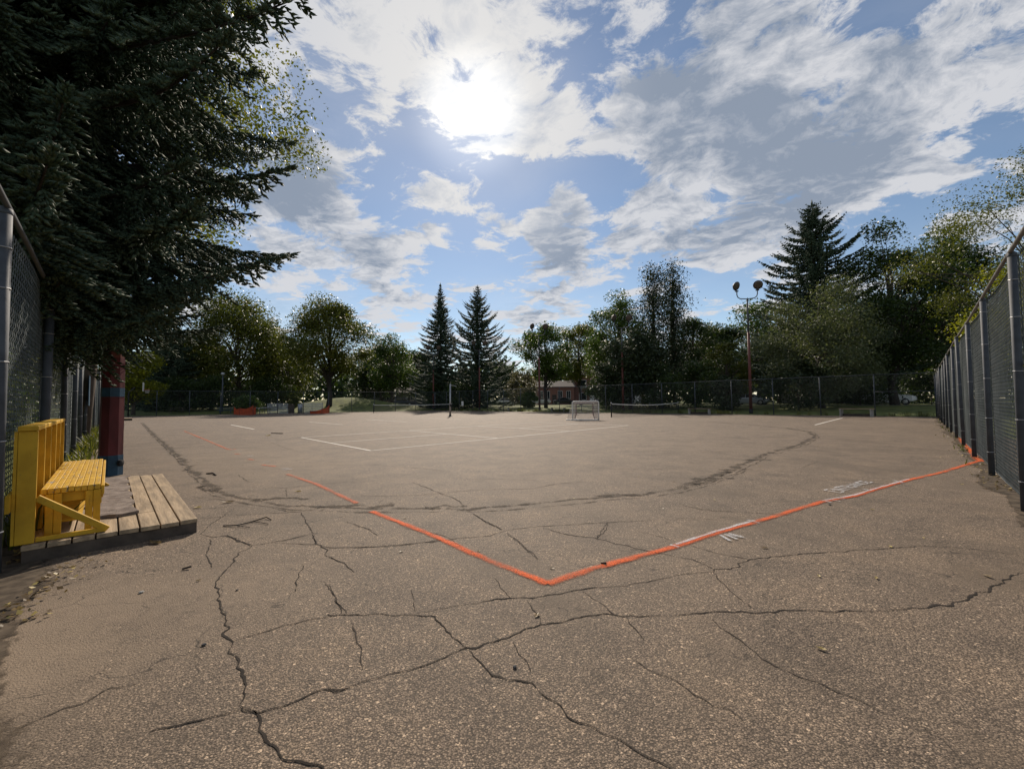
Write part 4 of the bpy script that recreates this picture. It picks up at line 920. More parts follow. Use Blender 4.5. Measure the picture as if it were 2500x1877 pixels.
def house_brick():
    Y = 98.0; x0 = at(1312, Y); x1 = at(1402, Y); t = thing('brick_house', 'single-storey red brick house behind the black sedan', 'house', (x0, Y, .6)); W = x1 - x0
    MB().box((W / 2, 4, 2.1), (W, 8, 4.2)).build('wall', M_['brick'], t)
    for x, w in ((.9, .9), (2.4, 1.1), (5.4, 1.0), (7.4, .9)): window(t, x, 2.3, w, 1.8, 0, 2)
    r_ = gable(t, 0, W, 0, 8, 4.2, 1.6, M_['shingle']); MB().box((W * .25, 4, 6.0), (.7, .7, 1.6)).build('chimney', M_['brick2'], r_); MB().box((4.0, -.02, 1.2), (1.0, .08, 2.2)).build('door', M_['darkwood'], t)
    x2 = x1 + .2; u = thing('brown_brick_house', 'two-storey brown brick house beside the red brick one', 'house', (x2, Y + 1, .6)); W2 = at(1450, Y) - x2 + 4
    MB().box((W2 / 2, 4, 3.4), (W2, 8, 6.8)).build('wall', M_['brick2'], u)
    for z in (1.9, 4.9):
        window(u, 2.0, z, 1.7, 1.7, 0, 1); window(u, 5.6, z, 1.3, 1.4, 0, 2)
    gable(u, 0, W2, 0, 8, 6.8, 2.0, M_['shingle']); MB().box((4.2, -.02, 1.1), (1.0, .08, 2.1)).build('door', M_['white'], u)
    x3 = at(1490, 96); v = thing('dark_stucco_house', 'shaded grey house behind the clipped pines', 'house', (x3, 97, .6)); MB().box((6, 4, 1.9), (12, 8, 3.8)).build('wall', M_['stucco'], v); gable(v, 0, 12, 0, 8, 3.8, 1.7, M_['shingle'])
    for x in (1.6, 4.4, 8.5): window(v, x, 1.9, 1.4, 1.3, 0, 2)
    MB().box((6.4, -.02, 1.1), (1.0, .08, 2.1)).build('door', M_['white'], v)
house_brick()
def house_more():
    for label, px, Y, w, h, rz in (('pale bungalow beyond the far left row of cars', 950, 108, 14, 3.4, 0), ('grey house in deep shade behind the right-hand trees', 2030, 62, 13, 3.8, R(-47))):
        x = at(px, Y); t = thing('house', label, 'house', (x, Y, .6), rz); MB().box((0, 4, h / 2), (w, 7.9, h)).build('wall', M_['stucco'], t); gable(t, -w / 2, w / 2, 0, 8, h, 1.6, M_['shingle'])
        for xx in np.linspace(-w / 2 + 1.5, w / 2 - 1.5, 3 if w > 8 else 2): window(t, xx, h * .52, 1.3, 1.3, 0, 2)
        MB().box((.9, -.02, 1.05), (1.0, .08, 2.1)).build('door', M_['darkwood'], t)
house_more()

# ------------------------------------------------------------------ trees
def leaf_quads(C, size, r_, up=.35, asp=.55):
    n = len(C); nrm = r_.normal(0, 1, (n, 3)); nrm[:, 2] = np.abs(nrm[:, 2]) + up; nrm /= np.linalg.norm(nrm, axis=1)[:, None]
    a = np.cross(nrm, r_.normal(0, 1, (n, 3))); a /= np.linalg.norm(a, axis=1)[:, None] + 1e-9; b = np.cross(nrm, a)
    s = (size * r_.uniform(.6, 1.35, n))[:, None] * .5
    V = np.stack([C - a * s, C + b * s * asp - nrm * s * .15, C + a * s, C - b * s * asp - nrm * s * .15], 1).reshape(-1, 3)
    return V, np.arange(n * 4, dtype=np.int32).reshape(-1, 4)
LEAF = {'green': leaf_mat('leaf_green', (0.038, 0.070, 0.015), (0.096, 0.147, 0.028), (0.179, 0.192, 0.038)), 'olive': leaf_mat('leaf_olive', (0.058, 0.074, 0.015), (0.134, 0.147, 0.028), (0.256, 0.218, 0.038)),
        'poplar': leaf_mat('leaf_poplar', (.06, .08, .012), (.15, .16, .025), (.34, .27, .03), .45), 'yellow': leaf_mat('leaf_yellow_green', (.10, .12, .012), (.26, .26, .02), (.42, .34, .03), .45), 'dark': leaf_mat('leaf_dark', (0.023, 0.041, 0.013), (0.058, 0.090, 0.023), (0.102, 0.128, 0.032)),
        'silver': leaf_mat('leaf_silver', (0.058, 0.074, 0.038), (0.134, 0.154, 0.083), (0.218, 0.243, 0.147), .3, .6, .25), 'pine': leaf_mat('pine_needles', (0.020, 0.033, 0.015), (0.049, 0.070, 0.028), (0.090, 0.109, 0.038), .12, .6),
        'spruce': leaf_mat('spruce_needles', (.034, .058, .036), (.080, .118, .075), (.13, .17, .11), .18, .65, .2), 'grey': leaf_mat('leaf_grey_brown', (0.077, 0.070, 0.045), (0.154, 0.141, 0.090), (0.218, 0.192, 0.128))}
def clumps(h, zb, rx, n, r_, flat=1.0, top=.0):
    """clump centres spread through the crown, denser near its uneven skin"""
    c = []
    while len(c) < n:
        p = r_.normal(0, 1, 3); p /= np.linalg.norm(p); q = r_.uniform(.35, 1.0) ** .5
        x = p * q; zz = (x[2] * .5 + .5); w = (1 - .45 * max(0, zz - .55) / .45 * (1 + top)) * (.72 + .28 * min(1, zz / .3))
        c.append((x[0] * rx * w * r_.uniform(.8, 1.12), x[1] * rx * w * r_.uniform(.8, 1.12), zb + (h - zb) * zz))
    return np.array(c)
def broadleaf(label, x, y, h, rx, zb, leaf='green', size=.3, n_leaf=9000, n_clump=46, cs=.16, seed=1, tr=None, bark='bark', lean=(0, 0), name='broadleaf_tree', cat='tree', top=0.0, flatten=.7, group=None, zoff=None, centers=None):
    r_ = np.random.default_rng(seed); z0 = float(lawn_z(x, y)) if zoff is None else zoff
    n_leaf = int(n_leaf * 2.0); size *= 1.02; cs *= 1.18
    t = thing(name, label, cat, (x, y, z0), 0, group)
    c = clumps(h, zb, rx, n_clump, r_, top=top) if centers is None else centers(h, zb, rx, r_); n_clump = len(c); c[:, 0] += lean[0] * (c[:, 2] / h); c[:, 1] += lean[1] * (c[:, 2] / h)
    tr = tr or h * .018 + .05; m = MB(); zs = np.linspace(-.3, h * .82, 8)
    tp = [(lean[0] * max(0, z) / h + r_.normal(0, .012 * h) * (z > 1), lean[1] * max(0, z) / h + r_.normal(0, .012 * h) * (z > 1), z) for z in zs]
    m.tube(tp, [tr * (1.25 if z < .2 else max(.08, 1 - z / h)) for z in zs], 8)
    m.build('trunk', M_[bark], t, smooth=True)
    m = MB()
    for q in c[:: 1 if n_clump < 60 else 2]:
        zs_ = max(zb * .55, min(q[2] * r_.uniform(.35, .75), h * .75)); k = np.interp(zs_, zs, range(8)); i = int(k); s0 = np.array(tp[i]) * (1 - (k - i)) + np.array(tp[min(i + 1, 7)]) * (k - i)
        mid = s0 * .45 + q * .55 + np.array([0, 0, .08 * np.linalg.norm(q - s0)]); rr = tr * .34 * (1 - zs_ / h * .6)
        m.tube([s0, mid, q], [rr, rr * .55, .012], 5, False)
    m.build('limbs', M_[bark], t, smooth=True)
    wts = r_.uniform(.4, 1.3, n_clump); wts /= wts.sum(); ids = r_.choice(n_clump, n_leaf, p=wts)
    sp = rx * cs * r_.uniform(.7, 1.35, n_clump)
    g_ = r_.normal(0, 1, (n_leaf, 3)); g_ /= np.linalg.norm(g_, axis=1)[:, None]; g_ *= (r_.uniform(0, 1, n_leaf) ** .55 * 1.95)[:, None]
    C = c[ids] + g_ * (sp[ids][:, None]) * np.array([1, 1, flatten])
    k = C[:, 2] > zb * .55; C = C[k]; ids = ids[k]
    V, Q = leaf_quads(C, size, r_)
    tint = np.clip(r_.uniform(0, 1, len(C)) * .75 + r_.uniform(-.12, .22, n_clump)[ids], 0, 1)
    link('crown', np_mesh('crown', V, Q, LEAF[leaf], tint), t); return t
def pine_centers(h, zb, rx, r_):
    c = []; z = zb
    while z < h - .3:
        u = (z - zb) / (h - zb); R_ = rx * (1 - u) ** .48 * (.7 + .3 * math.sin(z * 1.3 + rx * 9)); ph = r_.uniform(0, 6.28)
        for k in range(4 if u < .8 else 2):
            a = ph + k * 1.57 + r_.normal(0, .3); l = R_ * r_.uniform(.45, 1.1); c += [(math.cos(a) * l * f, math.sin(a) * l * f, z + l * .35 * f) for f in (.55, 1.0)]
        z += r_.uniform(.55, .95)
    return np.array(c + [(0, 0, h - .3), (0, 0, h - .9)])
def shrub(label, x, y, h, rx, leaf='dark', size=.22, n=3500, seed=1, group=None):
    return broadleaf(label, x, y, h, rx, .1, leaf, size, n, 26, .22, seed, tr=.05, name='shrub', cat='shrub', group=group)

def spindles(A, D, Ln, rad, r_):
    """needle-clad shoots: 4-sided spindles from A along D"""
    n = len(A); D = D / (np.linalg.norm(D, axis=1)[:, None] + 1e-9); s = np.cross(D, np.array([.3, .2, 1.0])); s /= np.linalg.norm(s, axis=1)[:, None] + 1e-9; u = np.cross(s, D)
    m_ = A + D * (Ln * .45)[:, None]; e = A + D * Ln[:, None]; r = rad[:, None]
    V = np.stack([A, m_ + s * r, m_ + u * r, m_ - s * r, m_ - u * r, e], 1).reshape(-1, 3); b = np.arange(n)[:, None] * 6
    F = np.concatenate([b + np.array(f) for f in ((0, 2, 1), (0, 3, 2), (0, 4, 3), (0, 1, 4), (5, 1, 2), (5, 2, 3), (5, 3, 4), (5, 4, 1))])
    return V, F
def spruce(label, x, y, h, rb, z0=1.2, seed=1, dens=1.0, droop=.35, power=.9, gap=.55, leaf='spruce', name='spruce_tree', shoot=.42, up=.25, ragged=.2):
    r_ = np.random.default_rng(seed); t = thing(name, label, 'tree', (x, y, float(lawn_z(x, y))))
    MB().tube([(0, 0, -.3), (0, 0, h * .5), (0, 0, h)], [h * .014 + .06, h * .008 + .03, .02], 8).build('trunk', M_['bark_dark'], t, smooth=True)
    A, D, Ln = [], [], []; z = z0
    while z < h - .15:
        u = (z - z0) / (h - z0); Lm = rb * (1 - u) ** power + .12
        if u < .12: Lm *= .72 + u * 2.3
        nb = max(4, int((5 + 4 * (1 - u)) * dens)); ph = r_.uniform(0, 6.28)
        for k in range(nb):
            az = ph + 6.283 * k / nb + r_.normal(0, .22); L_ = Lm * np.clip(r_.normal(1, ragged), .35, 1.35); e = np.array([math.cos(az), math.sin(az), 0]); sd = np.array([-e[1], e[0], 0])
            ns = max(4, int(L_ / .22)); s = (np.arange(ns) + .5) / ns
            zz = -droop * L_ * s * (1.25 - s) * (1 - u * .6) + up * L_ * s ** 2.2 * (.4 + u)
            ax = e[None] * (s * L_)[:, None] + np.array([0, 0, 1.0])[None] * zz[:, None]
            ax = ax + np.array([0, 0, z])
            tl = np.minimum(shoot * 1.25, .12 + (1 - s) * L_ * .5) * r_.uniform(.7, 1.2, ns)
            for sg in (-1, 1):
                d = e[None] * .75 + sd[None] * sg * .8 + np.array([0, 0, -.16]) + r_.normal(0, .14, (ns, 3)); A.append(ax); D.append(d); Ln.append(tl)
            A.append(ax); D.append(e[None] * .3 + np.array([0, 0, -.7]) + r_.normal(0, .2, (ns, 3))); Ln.append(tl * .75)
            A.append(ax); D.append(e[None] * .9 + np.array([0, 0, .28]) + r_.normal(0, .18, (ns, 3))); Ln.append(tl * .8)
        z += gap * (.55 + .6 * (1 - u)) * r_.uniform(.8, 1.2)
    A.append(np.array([[0, 0, h - .5]] * 3)); D.append(np.array([[0, 0, 1.0], [.2, .1, 1], [-.2, .1, 1]])); Ln.append(np.array([.9, .5, .5]))
    A = np.concatenate(A); D = np.concatenate(D); Ln = np.concatenate(Ln)
    V, F = spindles(A, D, Ln, np.clip(Ln * .2, .04, .10), r_); tint = np.tile(r_.uniform(0, 1, len(A)), 8)
    link('crown', np_mesh('crown', V, F, LEAF[leaf], tint), t); return t

# ---- the big spruce overhanging from the left: every bough its own piece
def bough_mesh(L_, seed):
    r_ = np.random.default_rng(seed); A, D, Ln = [], [], []; wood = MB()
    f = lambda s: np.array([s * L_, .05 * L_ * math.sin(s * 3 + seed), L_ * (-.16 * s * (1.5 - s) + .13 * s ** 3)])
    wood.tube([f(s) for s in np.linspace(0, .97, 9)], [.055 * (1 - s) + .006 for s in np.linspace(0, .97, 9)], 5, False)
    ns = int(L_ / .10)
    def twig(p, d, l, step=.05, droop=.25):
        n = max(3, int(l / step)); s = (np.arange(n) + 1) / n; d = d / np.linalg.norm(d); side = np.cross(d, [0, 0, 1.0]); side /= np.linalg.norm(side) + 1e-9
        pts = p + d * (s * l)[:, None] + np.array([0, 0, -1.0]) * (droop * l * s ** 1.6)[:, None]
        for sg in (-1, 1):
            A.append(pts); D.append(d * .85 + side * sg * .75 + np.array([0, 0, .02]) + r_.normal(0, .16, (n, 3))); Ln.append(r_.uniform(.06, .14, n))
        A.append(pts - d * step * .5); D.append(np.tile(d + np.array([0, 0, .12]), (n, 1)) + r_.normal(0, .12, (n, 3))); Ln.append(r_.uniform(.07, .11, n))
    for i in range(ns):
        s = .07 + .93 * (i + r_.uniform(-.3, .3)) / ns
        if s > 1: continue
        p = f(min(s, 1)); t_ = f(min(s + .02, 1.02)) - f(s - .02); t_ /= np.linalg.norm(t_); sd = np.cross(t_, [0, 0, 1]); sd /= np.linalg.norm(sd)
        for sg in (-1, 1):
            l = np.clip((1 - s) * L_ * .45 * r_.uniform(.4, 1.3), .14, 1.3); twig(p, t_ * .75 + sd * sg * .8 + r_.normal(0, .16, 3) + np.array([0, 0, -.10]), l, .055, .38)
        if s < .93: twig(p, t_ * .25 + np.array([r_.normal(0, .15), r_.normal(0, .25), -.85]), r_.uniform(.22, .60) * (1.15 - s * .7), .055, 0.0)
        if s > .25: twig(p, t_ * .9 + sd * r_.normal(0, .3) + np.array([0, 0, .22]), r_.uniform(.12, .26), .05, .0)
    twig(f(.97), f(1.0) - f(.97), .22, .03, 0)
    A = np.concatenate(A); D = np.concatenate(D); Ln = np.concatenate(Ln)
    V, F = spindles(A, D, Ln, r_.uniform(.014, .021, len(A)), r_)
    me = np_mesh('needles', V, F, LEAF['spruce'], np.tile(np.clip(r_.uniform(0, .8, len(A)) + r_.normal(0, .1), 0, 1), 8)); return wood.mesh('bough', M_['bark_dark'], True), me
def big_spruce():
    bx, by = -7.7, 6.0; t = thing('big_spruce', 'huge dark spruce overhanging the left fence in the foreground', 'tree', (bx, by, 0)); H = 13.2
    MB().tube([(0, 0, -.3), (.02, 0, 2), (0, .05, 7), (0, 0, H)], [.27, .21, .12, .02], 12).build('trunk', M_['bark'], t, smooth=True)
    protos = [(L_, *bough_mesh(L_, 60 + i)) for i, L_ in enumerate((4.8, 4.3, 3.8, 3.3, 2.8, 2.2))]
    r_ = np.random.default_rng(12)
    def hang(z, az, L_, pitch):
        i = int(np.argmin([abs(q[0] - L_) for q in protos])); q = protos[max(0, min(5, i + int(r_.integers(-1, 2))))]; s = L_ / q[0]
        o = link('bough', q[1], t, (0, 0, z)); o.rotation_euler = (r_.normal(0, .12), pitch, az); o.scale = (s, s * r_.uniform(.9, 1.05), s * r_.uniform(.95, 1.15)); link('needles', q[2], o)
    z = 2.95
    while z < H - .8:
        Rm = 2.7 + (z - 2.95) * .65 if z < 4 else 3.5 + (z - 4) * .52 if z < 6.2 else 4.65 * max(0, 1 - (z - 6.2) / (H - 6.2)) ** .95 + .2
        nb = 6; ph = r_.uniform(0, 6.28)
        for k in range(nb):
            az = ph + 6.283 * k / nb + r_.normal(0, .2)
            if (-math.cos(az) * .72 - math.sin(az) * .3) > .55 and r_.uniform() < .5: continue      # thinner on the side turned away from the court
            hang(z + r_.normal(0, .1), az, Rm * np.clip(r_.normal(.97, .11), .7, 1.1), (.12 if z < 4 else .02 - .012 * (z - 6)) + r_.normal(0, .07))
        z += r_.uniform(.42, .64)
    for z in np.arange(3.25, 7.8, .15):          # the thick fan of boughs that hangs out over the fence and the bench
        hang(z, r_.uniform(R(-100), R(8)), r_.uniform(2.9, 3.7), .08 + r_.normal(0, .06))
    for az in (-36, -42, -50, -56): hang(3.35 + r_.uniform(-.1, .5), R(az), 4.3, .04)
    for az in (-5, 12, 28, 44, 62, 80): hang(3.05 + r_.uniform(-.2, .3), R(az), r_.uniform(2.2, 3.0), .16)
big_spruce()

def T(px, py, Y):
    q = P(px, py, Y); return q[0], q[2]
# left: poplar behind the spruce, small trees at the corner
broadleaf('tall poplar with yellowing leaves rising behind the big left spruce', -15.3, 14.5, 26.0, 7.3, 6.0, 'poplar', .15, 30000, 120, .095, 31, tr=.3, flatten=.8)
def tree_px(label, px, py, Y, rx, zb, **k):
    x, ztop = T(px, py, Y); g = float(lawn_z(x, Y)); return broadleaf(label, x, Y, ztop - g, rx, zb, **k)
tree_px('small bright yellow-green tree beyond the red pole', 330, 840, 50.8, 3.4, 1.5, leaf='yellow', size=.3, n_leaf=5000, seed=41)
def spruce_px(label, px, py, Y, rb, **k):
    x, ztop = T(px, py, Y); return spruce(label, x, Y, ztop - float(lawn_z(x, Y)), rb, **k)
spruce_px('dark spruce behind the far left fence, top hidden by the big boughs', 425, 770, 60, 6.2, seed=51, z0=.4)
spruce_px('dark spruce at the far left corner behind the hoop', 385, 800, 62, 5.6, seed=59, z0=.4)
tree_px('rounded aspen tree left of the big trunk, dense to the ground', 590, 718, 67, 6.8, 1.5, leaf='olive', size=.36, n_leaf=20000, n_clump=74, cs=.19, seed=42, lean=(-1.0, 0))
tree_px('broad aspen with thick dark trunk on the grassy mound', 805, 742, 66, 6.6, 4.6, leaf='olive', size=.34, n_leaf=14500, n_clump=54, cs=.16, seed=43, tr=.42, bark='bark_dark')
tree_px('olive tree between the aspen and the low bushes, left of the mound', 690, 850, 72, 5.2, 1.0, leaf='olive', size=.34, n_leaf=4200, seed=44)
tree_px('round-topped tree left of the two tall spruces', 958, 822, 82, 5.0, 2.5, leaf='green', size=.36, n_leaf=7500, seed=45)
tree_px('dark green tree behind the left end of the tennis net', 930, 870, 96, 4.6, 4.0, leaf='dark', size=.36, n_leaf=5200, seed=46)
spruce_px('left of the two tall spruces in the middle distance', 1075, 694, 76, 6.9, seed=52, z0=.6, gap=.52, power=1.0, dens=.9, ragged=.15)
spruce_px('right of the two tall spruces in the middle distance', 1166, 700, 73, 7.6, seed=53, z0=.6, gap=.62, power=.78, ragged=.36, up=.4)
shrub('grey-leaved bush right of the two tall spruces', at(1278, 66), 66, 6.2, 2.2, 'grey', .26, 3000, 71)
tree_px('left of the pale broadleaf pair near the brick house', 1330, 778, 61, 4.1, 3.6, leaf='green', size=.28, n_leaf=8500, n_clump=44, seed=47, tr=.26, bark='bark_dark', top=.2)
tree_px('right of the pale broadleaf pair near the brick house', 1415, 785, 74, 4.9, 4.2, leaf='olive', size=.32, n_leaf=8500, n_clump=44, seed=48, tr=.25, bark='bark_dark')
tree_px('broadleaf tree behind the left floodlight of the pine group', 1505, 722, 58, 4.4, 2.2, leaf='green', size=.28, n_leaf=9000, n_clump=50, seed=49)
tree_px('dark pine forming the left edge of the pine group', 1535, 800, 50, 3.8, .8, leaf='pine', size=.3, n_leaf=9000, n_clump=50, seed=50, name='pine_tree', bark='bark_dark')
tree_px('left of the two slender dark pines', 1592, 662, 57, 4.0, 3.0, leaf='pine', size=.26, n_leaf=6500, cs=.19, seed=61, name='pine_tree', tr=.2, bark='bark_dark', flatten=1.0, centers=pine_centers)
tree_px('right of the two slender dark pines', 1640, 650, 58, 3.8, 3.0, leaf='pine', size=.26, n_leaf=6500, cs=.19, seed=62, name='pine_tree', tr=.2, bark='bark_dark', flatten=1.0, centers=pine_centers)
tree_px('loose birch-like tree right of the slender pines', 1690, 770, 60, 4.2, 2.0, leaf='dark', size=.26, n_leaf=6500, seed=63)
tree_px('dark rounded tree behind the tall steel floodlight pole', 1845, 738, 63, 5.6, 2.0, leaf='green', size=.34, n_leaf=9000, n_clump=50, seed=64)
tree_px('dark broad tree between the floodlight pole and the right spruce', 1760, 785, 66, 4.8, 1.5, leaf='dark', size=.34, n_leaf=7500, seed=65)
tree_px('small pale green tree beside the steel floodlight pole', 1772, 832, 45, 2.2, .6, leaf='olive', size=.22, n_leaf=4800, n_clump=34, seed=66)
spruce_px('tall ragged spruce on the right against the clouds', 1982, 494, 47, 9.0, seed=54, z0=2.0, gap=.62, power=.75, ragged=.3, shoot=.5, up=.30, droop=.22)
tree_px('wide silvery-leaved tree hiding the foot of the right spruce', 1995, 682, 39.5, 6.0, .9, leaf='silver', size=.19, n_leaf=21000, n_clump=64, cs=.15, seed=67, tr=.28, bark='bark_dark')
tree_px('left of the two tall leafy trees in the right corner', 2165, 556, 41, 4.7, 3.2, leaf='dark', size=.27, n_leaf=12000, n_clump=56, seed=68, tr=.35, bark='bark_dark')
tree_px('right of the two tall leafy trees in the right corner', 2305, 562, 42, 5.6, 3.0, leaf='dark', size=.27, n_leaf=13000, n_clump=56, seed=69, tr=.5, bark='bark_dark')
broadleaf('open feathery tree leaning in over the right fence', 25.0, 19.0, 12.6, 5.4, 5.0, 'olive', .10, 12000, 60, .10, 72, tr=.2, zoff=0)
broadleaf('bright yellow-green young tree behind the right fence', 19.6, 14.6, 6.6, 2.7, 2.4, 'yellow', .09, 10000, 46, .14, 73, tr=.1, zoff=0)
# shrubs and fillers
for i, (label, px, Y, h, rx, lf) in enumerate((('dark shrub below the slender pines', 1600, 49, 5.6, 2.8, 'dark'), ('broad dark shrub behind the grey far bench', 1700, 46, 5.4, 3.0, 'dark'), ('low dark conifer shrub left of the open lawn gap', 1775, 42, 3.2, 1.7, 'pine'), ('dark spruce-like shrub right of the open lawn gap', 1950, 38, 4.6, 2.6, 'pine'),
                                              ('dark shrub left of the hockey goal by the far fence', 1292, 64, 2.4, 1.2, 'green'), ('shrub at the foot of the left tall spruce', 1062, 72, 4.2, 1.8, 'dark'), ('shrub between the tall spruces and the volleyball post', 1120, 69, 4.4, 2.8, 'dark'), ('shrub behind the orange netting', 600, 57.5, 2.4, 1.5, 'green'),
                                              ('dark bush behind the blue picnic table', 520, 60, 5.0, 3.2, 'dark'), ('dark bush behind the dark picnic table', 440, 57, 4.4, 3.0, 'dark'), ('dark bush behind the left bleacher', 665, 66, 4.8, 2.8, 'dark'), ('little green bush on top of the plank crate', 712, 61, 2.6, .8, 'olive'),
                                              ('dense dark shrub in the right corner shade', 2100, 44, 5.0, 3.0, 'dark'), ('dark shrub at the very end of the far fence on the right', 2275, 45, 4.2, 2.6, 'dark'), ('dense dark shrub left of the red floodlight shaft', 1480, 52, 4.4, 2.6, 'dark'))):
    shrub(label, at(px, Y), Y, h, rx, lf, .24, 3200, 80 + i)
for i, (s, off, h, rx, lf, label) in enumerate(((5.0, -2.6, 3.4, 1.7, 'green', 'first green shrub behind the left fence, beside the yellow bench back'), (9.5, -2.4, 3.2, 1.8, 'silver', 'pale shrub behind the left fence level with the first red pole'), (14.0, -2.6, 3.6, 1.9, 'green', 'green shrub behind the left fence past the first red pole'), (19.5, -2.8, 4.2, 2.2, 'olive', 'tall olive shrub behind the left fence near the blue board'), (1.2, -3.0, 3.6, 1.8, 'dark', 'dark shrub behind the nearest left fence post'))):
    p = FL0 + E1 * s + E2 * off; shrub(label, p[0], p[1], h, rx, lf, .13, 5500, 110 + i)
eR = (FRc - FR0) / np.linalg.norm(FRc - FR0); nR = np.array([eR[1], -eR[0]])
for i, (s, off, h, rx, lf, label) in enumerate(((9.0, 8.0, 4.8, 2.4, 'green', 'green shrub seen through the nearest right fence bays'), (15.0, 4.2, 5.2, 2.4, 'dark', 'dark shrub behind the middle of the right fence'), (21.0, 4.0, 6.2, 2.7, 'dark', 'tall dark shrub behind the far part of the right fence'), (28.0, 4.4, 7.5, 3.2, 'dark', 'dark shrub mass where the right fence meets the corner'), (13.5, 12.0, 6.5, 3.2, 'green', 'green thicket farther off beyond the right fence'))):
    p = FR0 + eR * s + nR * off; shrub(label, p[0], p[1], h, rx, lf, .17, 6000, 130 + i)
def fillers():
    """trees of the street behind, dark against the light"""
    src = [broadleaf('dark street tree glimpsed behind the far left bushes', at(470, 84), 84, 15, 6.2, 1.5, 'dark', .45, 6000, 44, .17, 201), spruce('dark conifer glimpsed behind the right-hand trees', at(2090, 60), 60, 17, 5.0, seed=202, z0=.8)]
    for label, k, px, Y, s, a in (('dark street tree behind the bleachers', 0, 680, 90, .95, 1.0), ('dark street tree behind the far left cars', 0, 930, 100, 1.0, 2.2), ('dark street tree in the gap left of the two spruces', 0, 1020, 96, .9, 3.9), ('dark street tree behind the grey-leaved bush', 0, 1235, 112, .75, .6),
                                  ('dark street tree behind the brown brick house', 0, 1470, 112, 1.1, 5.0), ('dark street tree behind the pine group', 0, 1570, 74, .85, 4.2), ('dark street tree behind the loose birch-like tree', 0, 1700, 78, .85, 2.9), ('dark street tree behind the rounded right trees', 0, 1900, 70, .95, 1.7),
                                  ('dark street tree behind the silvery tree', 0, 2050, 66, 1.0, .3), ('dark street tree in the right corner background', 0, 2200, 58, .95, 2.5), ('dark street tree at the right end of the corner background', 0, 2330, 52, .95, 4.4), ('dark street tree filling the gap left of the mound tree', 0, 705, 78, .85, 5.5), ('dark street tree filling the gap right of the mound tree', 0, 890, 104, .95, 3.3), ('dark conifer left of the aspen group', 1, 520, 76, .95, 2.0), ('dark conifer behind the first left spruces', 1, 400, 72, 1.0, .5)):
        o = copy_tree(src[k]); x = at(px, Y); o.location = (x, Y, float(lawn_z(x, Y))); o.rotation_euler = (0, 0, a); o.scale = (s, s, s); tag(o, label)
fillers()

def tree_belt():
    """the far-off belt of trees that closes the view under the nearer crowns"""
    r_ = np.random.default_rng(77); pts = np.array([(-150, 40), (-120, 95), (-80, 128), (40, 134), (105, 80), (150, 10)], float); n = 34000
    seg = np.linalg.norm(np.diff(pts, axis=0), axis=1); u = r_.uniform(0, seg.sum(), n); k = np.searchsorted(np.cumsum(seg), u); k = np.minimum(k, len(seg) - 1); f = (u - np.concatenate([[0], np.cumsum(seg)])[k]) / seg[k]
    C = np.zeros((n, 3)); C[:, :2] = pts[k] + (pts[k + 1] - pts[k]) * f[:, None] + r_.normal(0, 2.2, (n, 2)); top = 11.5 + 2.5 * np.sin(u * .21) + 1.6 * np.sin(u * .53 + 1) + 1.0 * np.sin(u * 1.3); C[:, 2] = .3 + r_.uniform(0, 1, n) ** .8 * top
    V, Q = leaf_quads(C, 1.5, r_, .1, .8); tag(link('distant_trees', np_mesh('distant_trees', V, Q, LEAF['dark'], r_.uniform(0, 1, n))), 'far-off belt of dark trees beyond the street', 'trees', kind='stuff')
tree_belt()

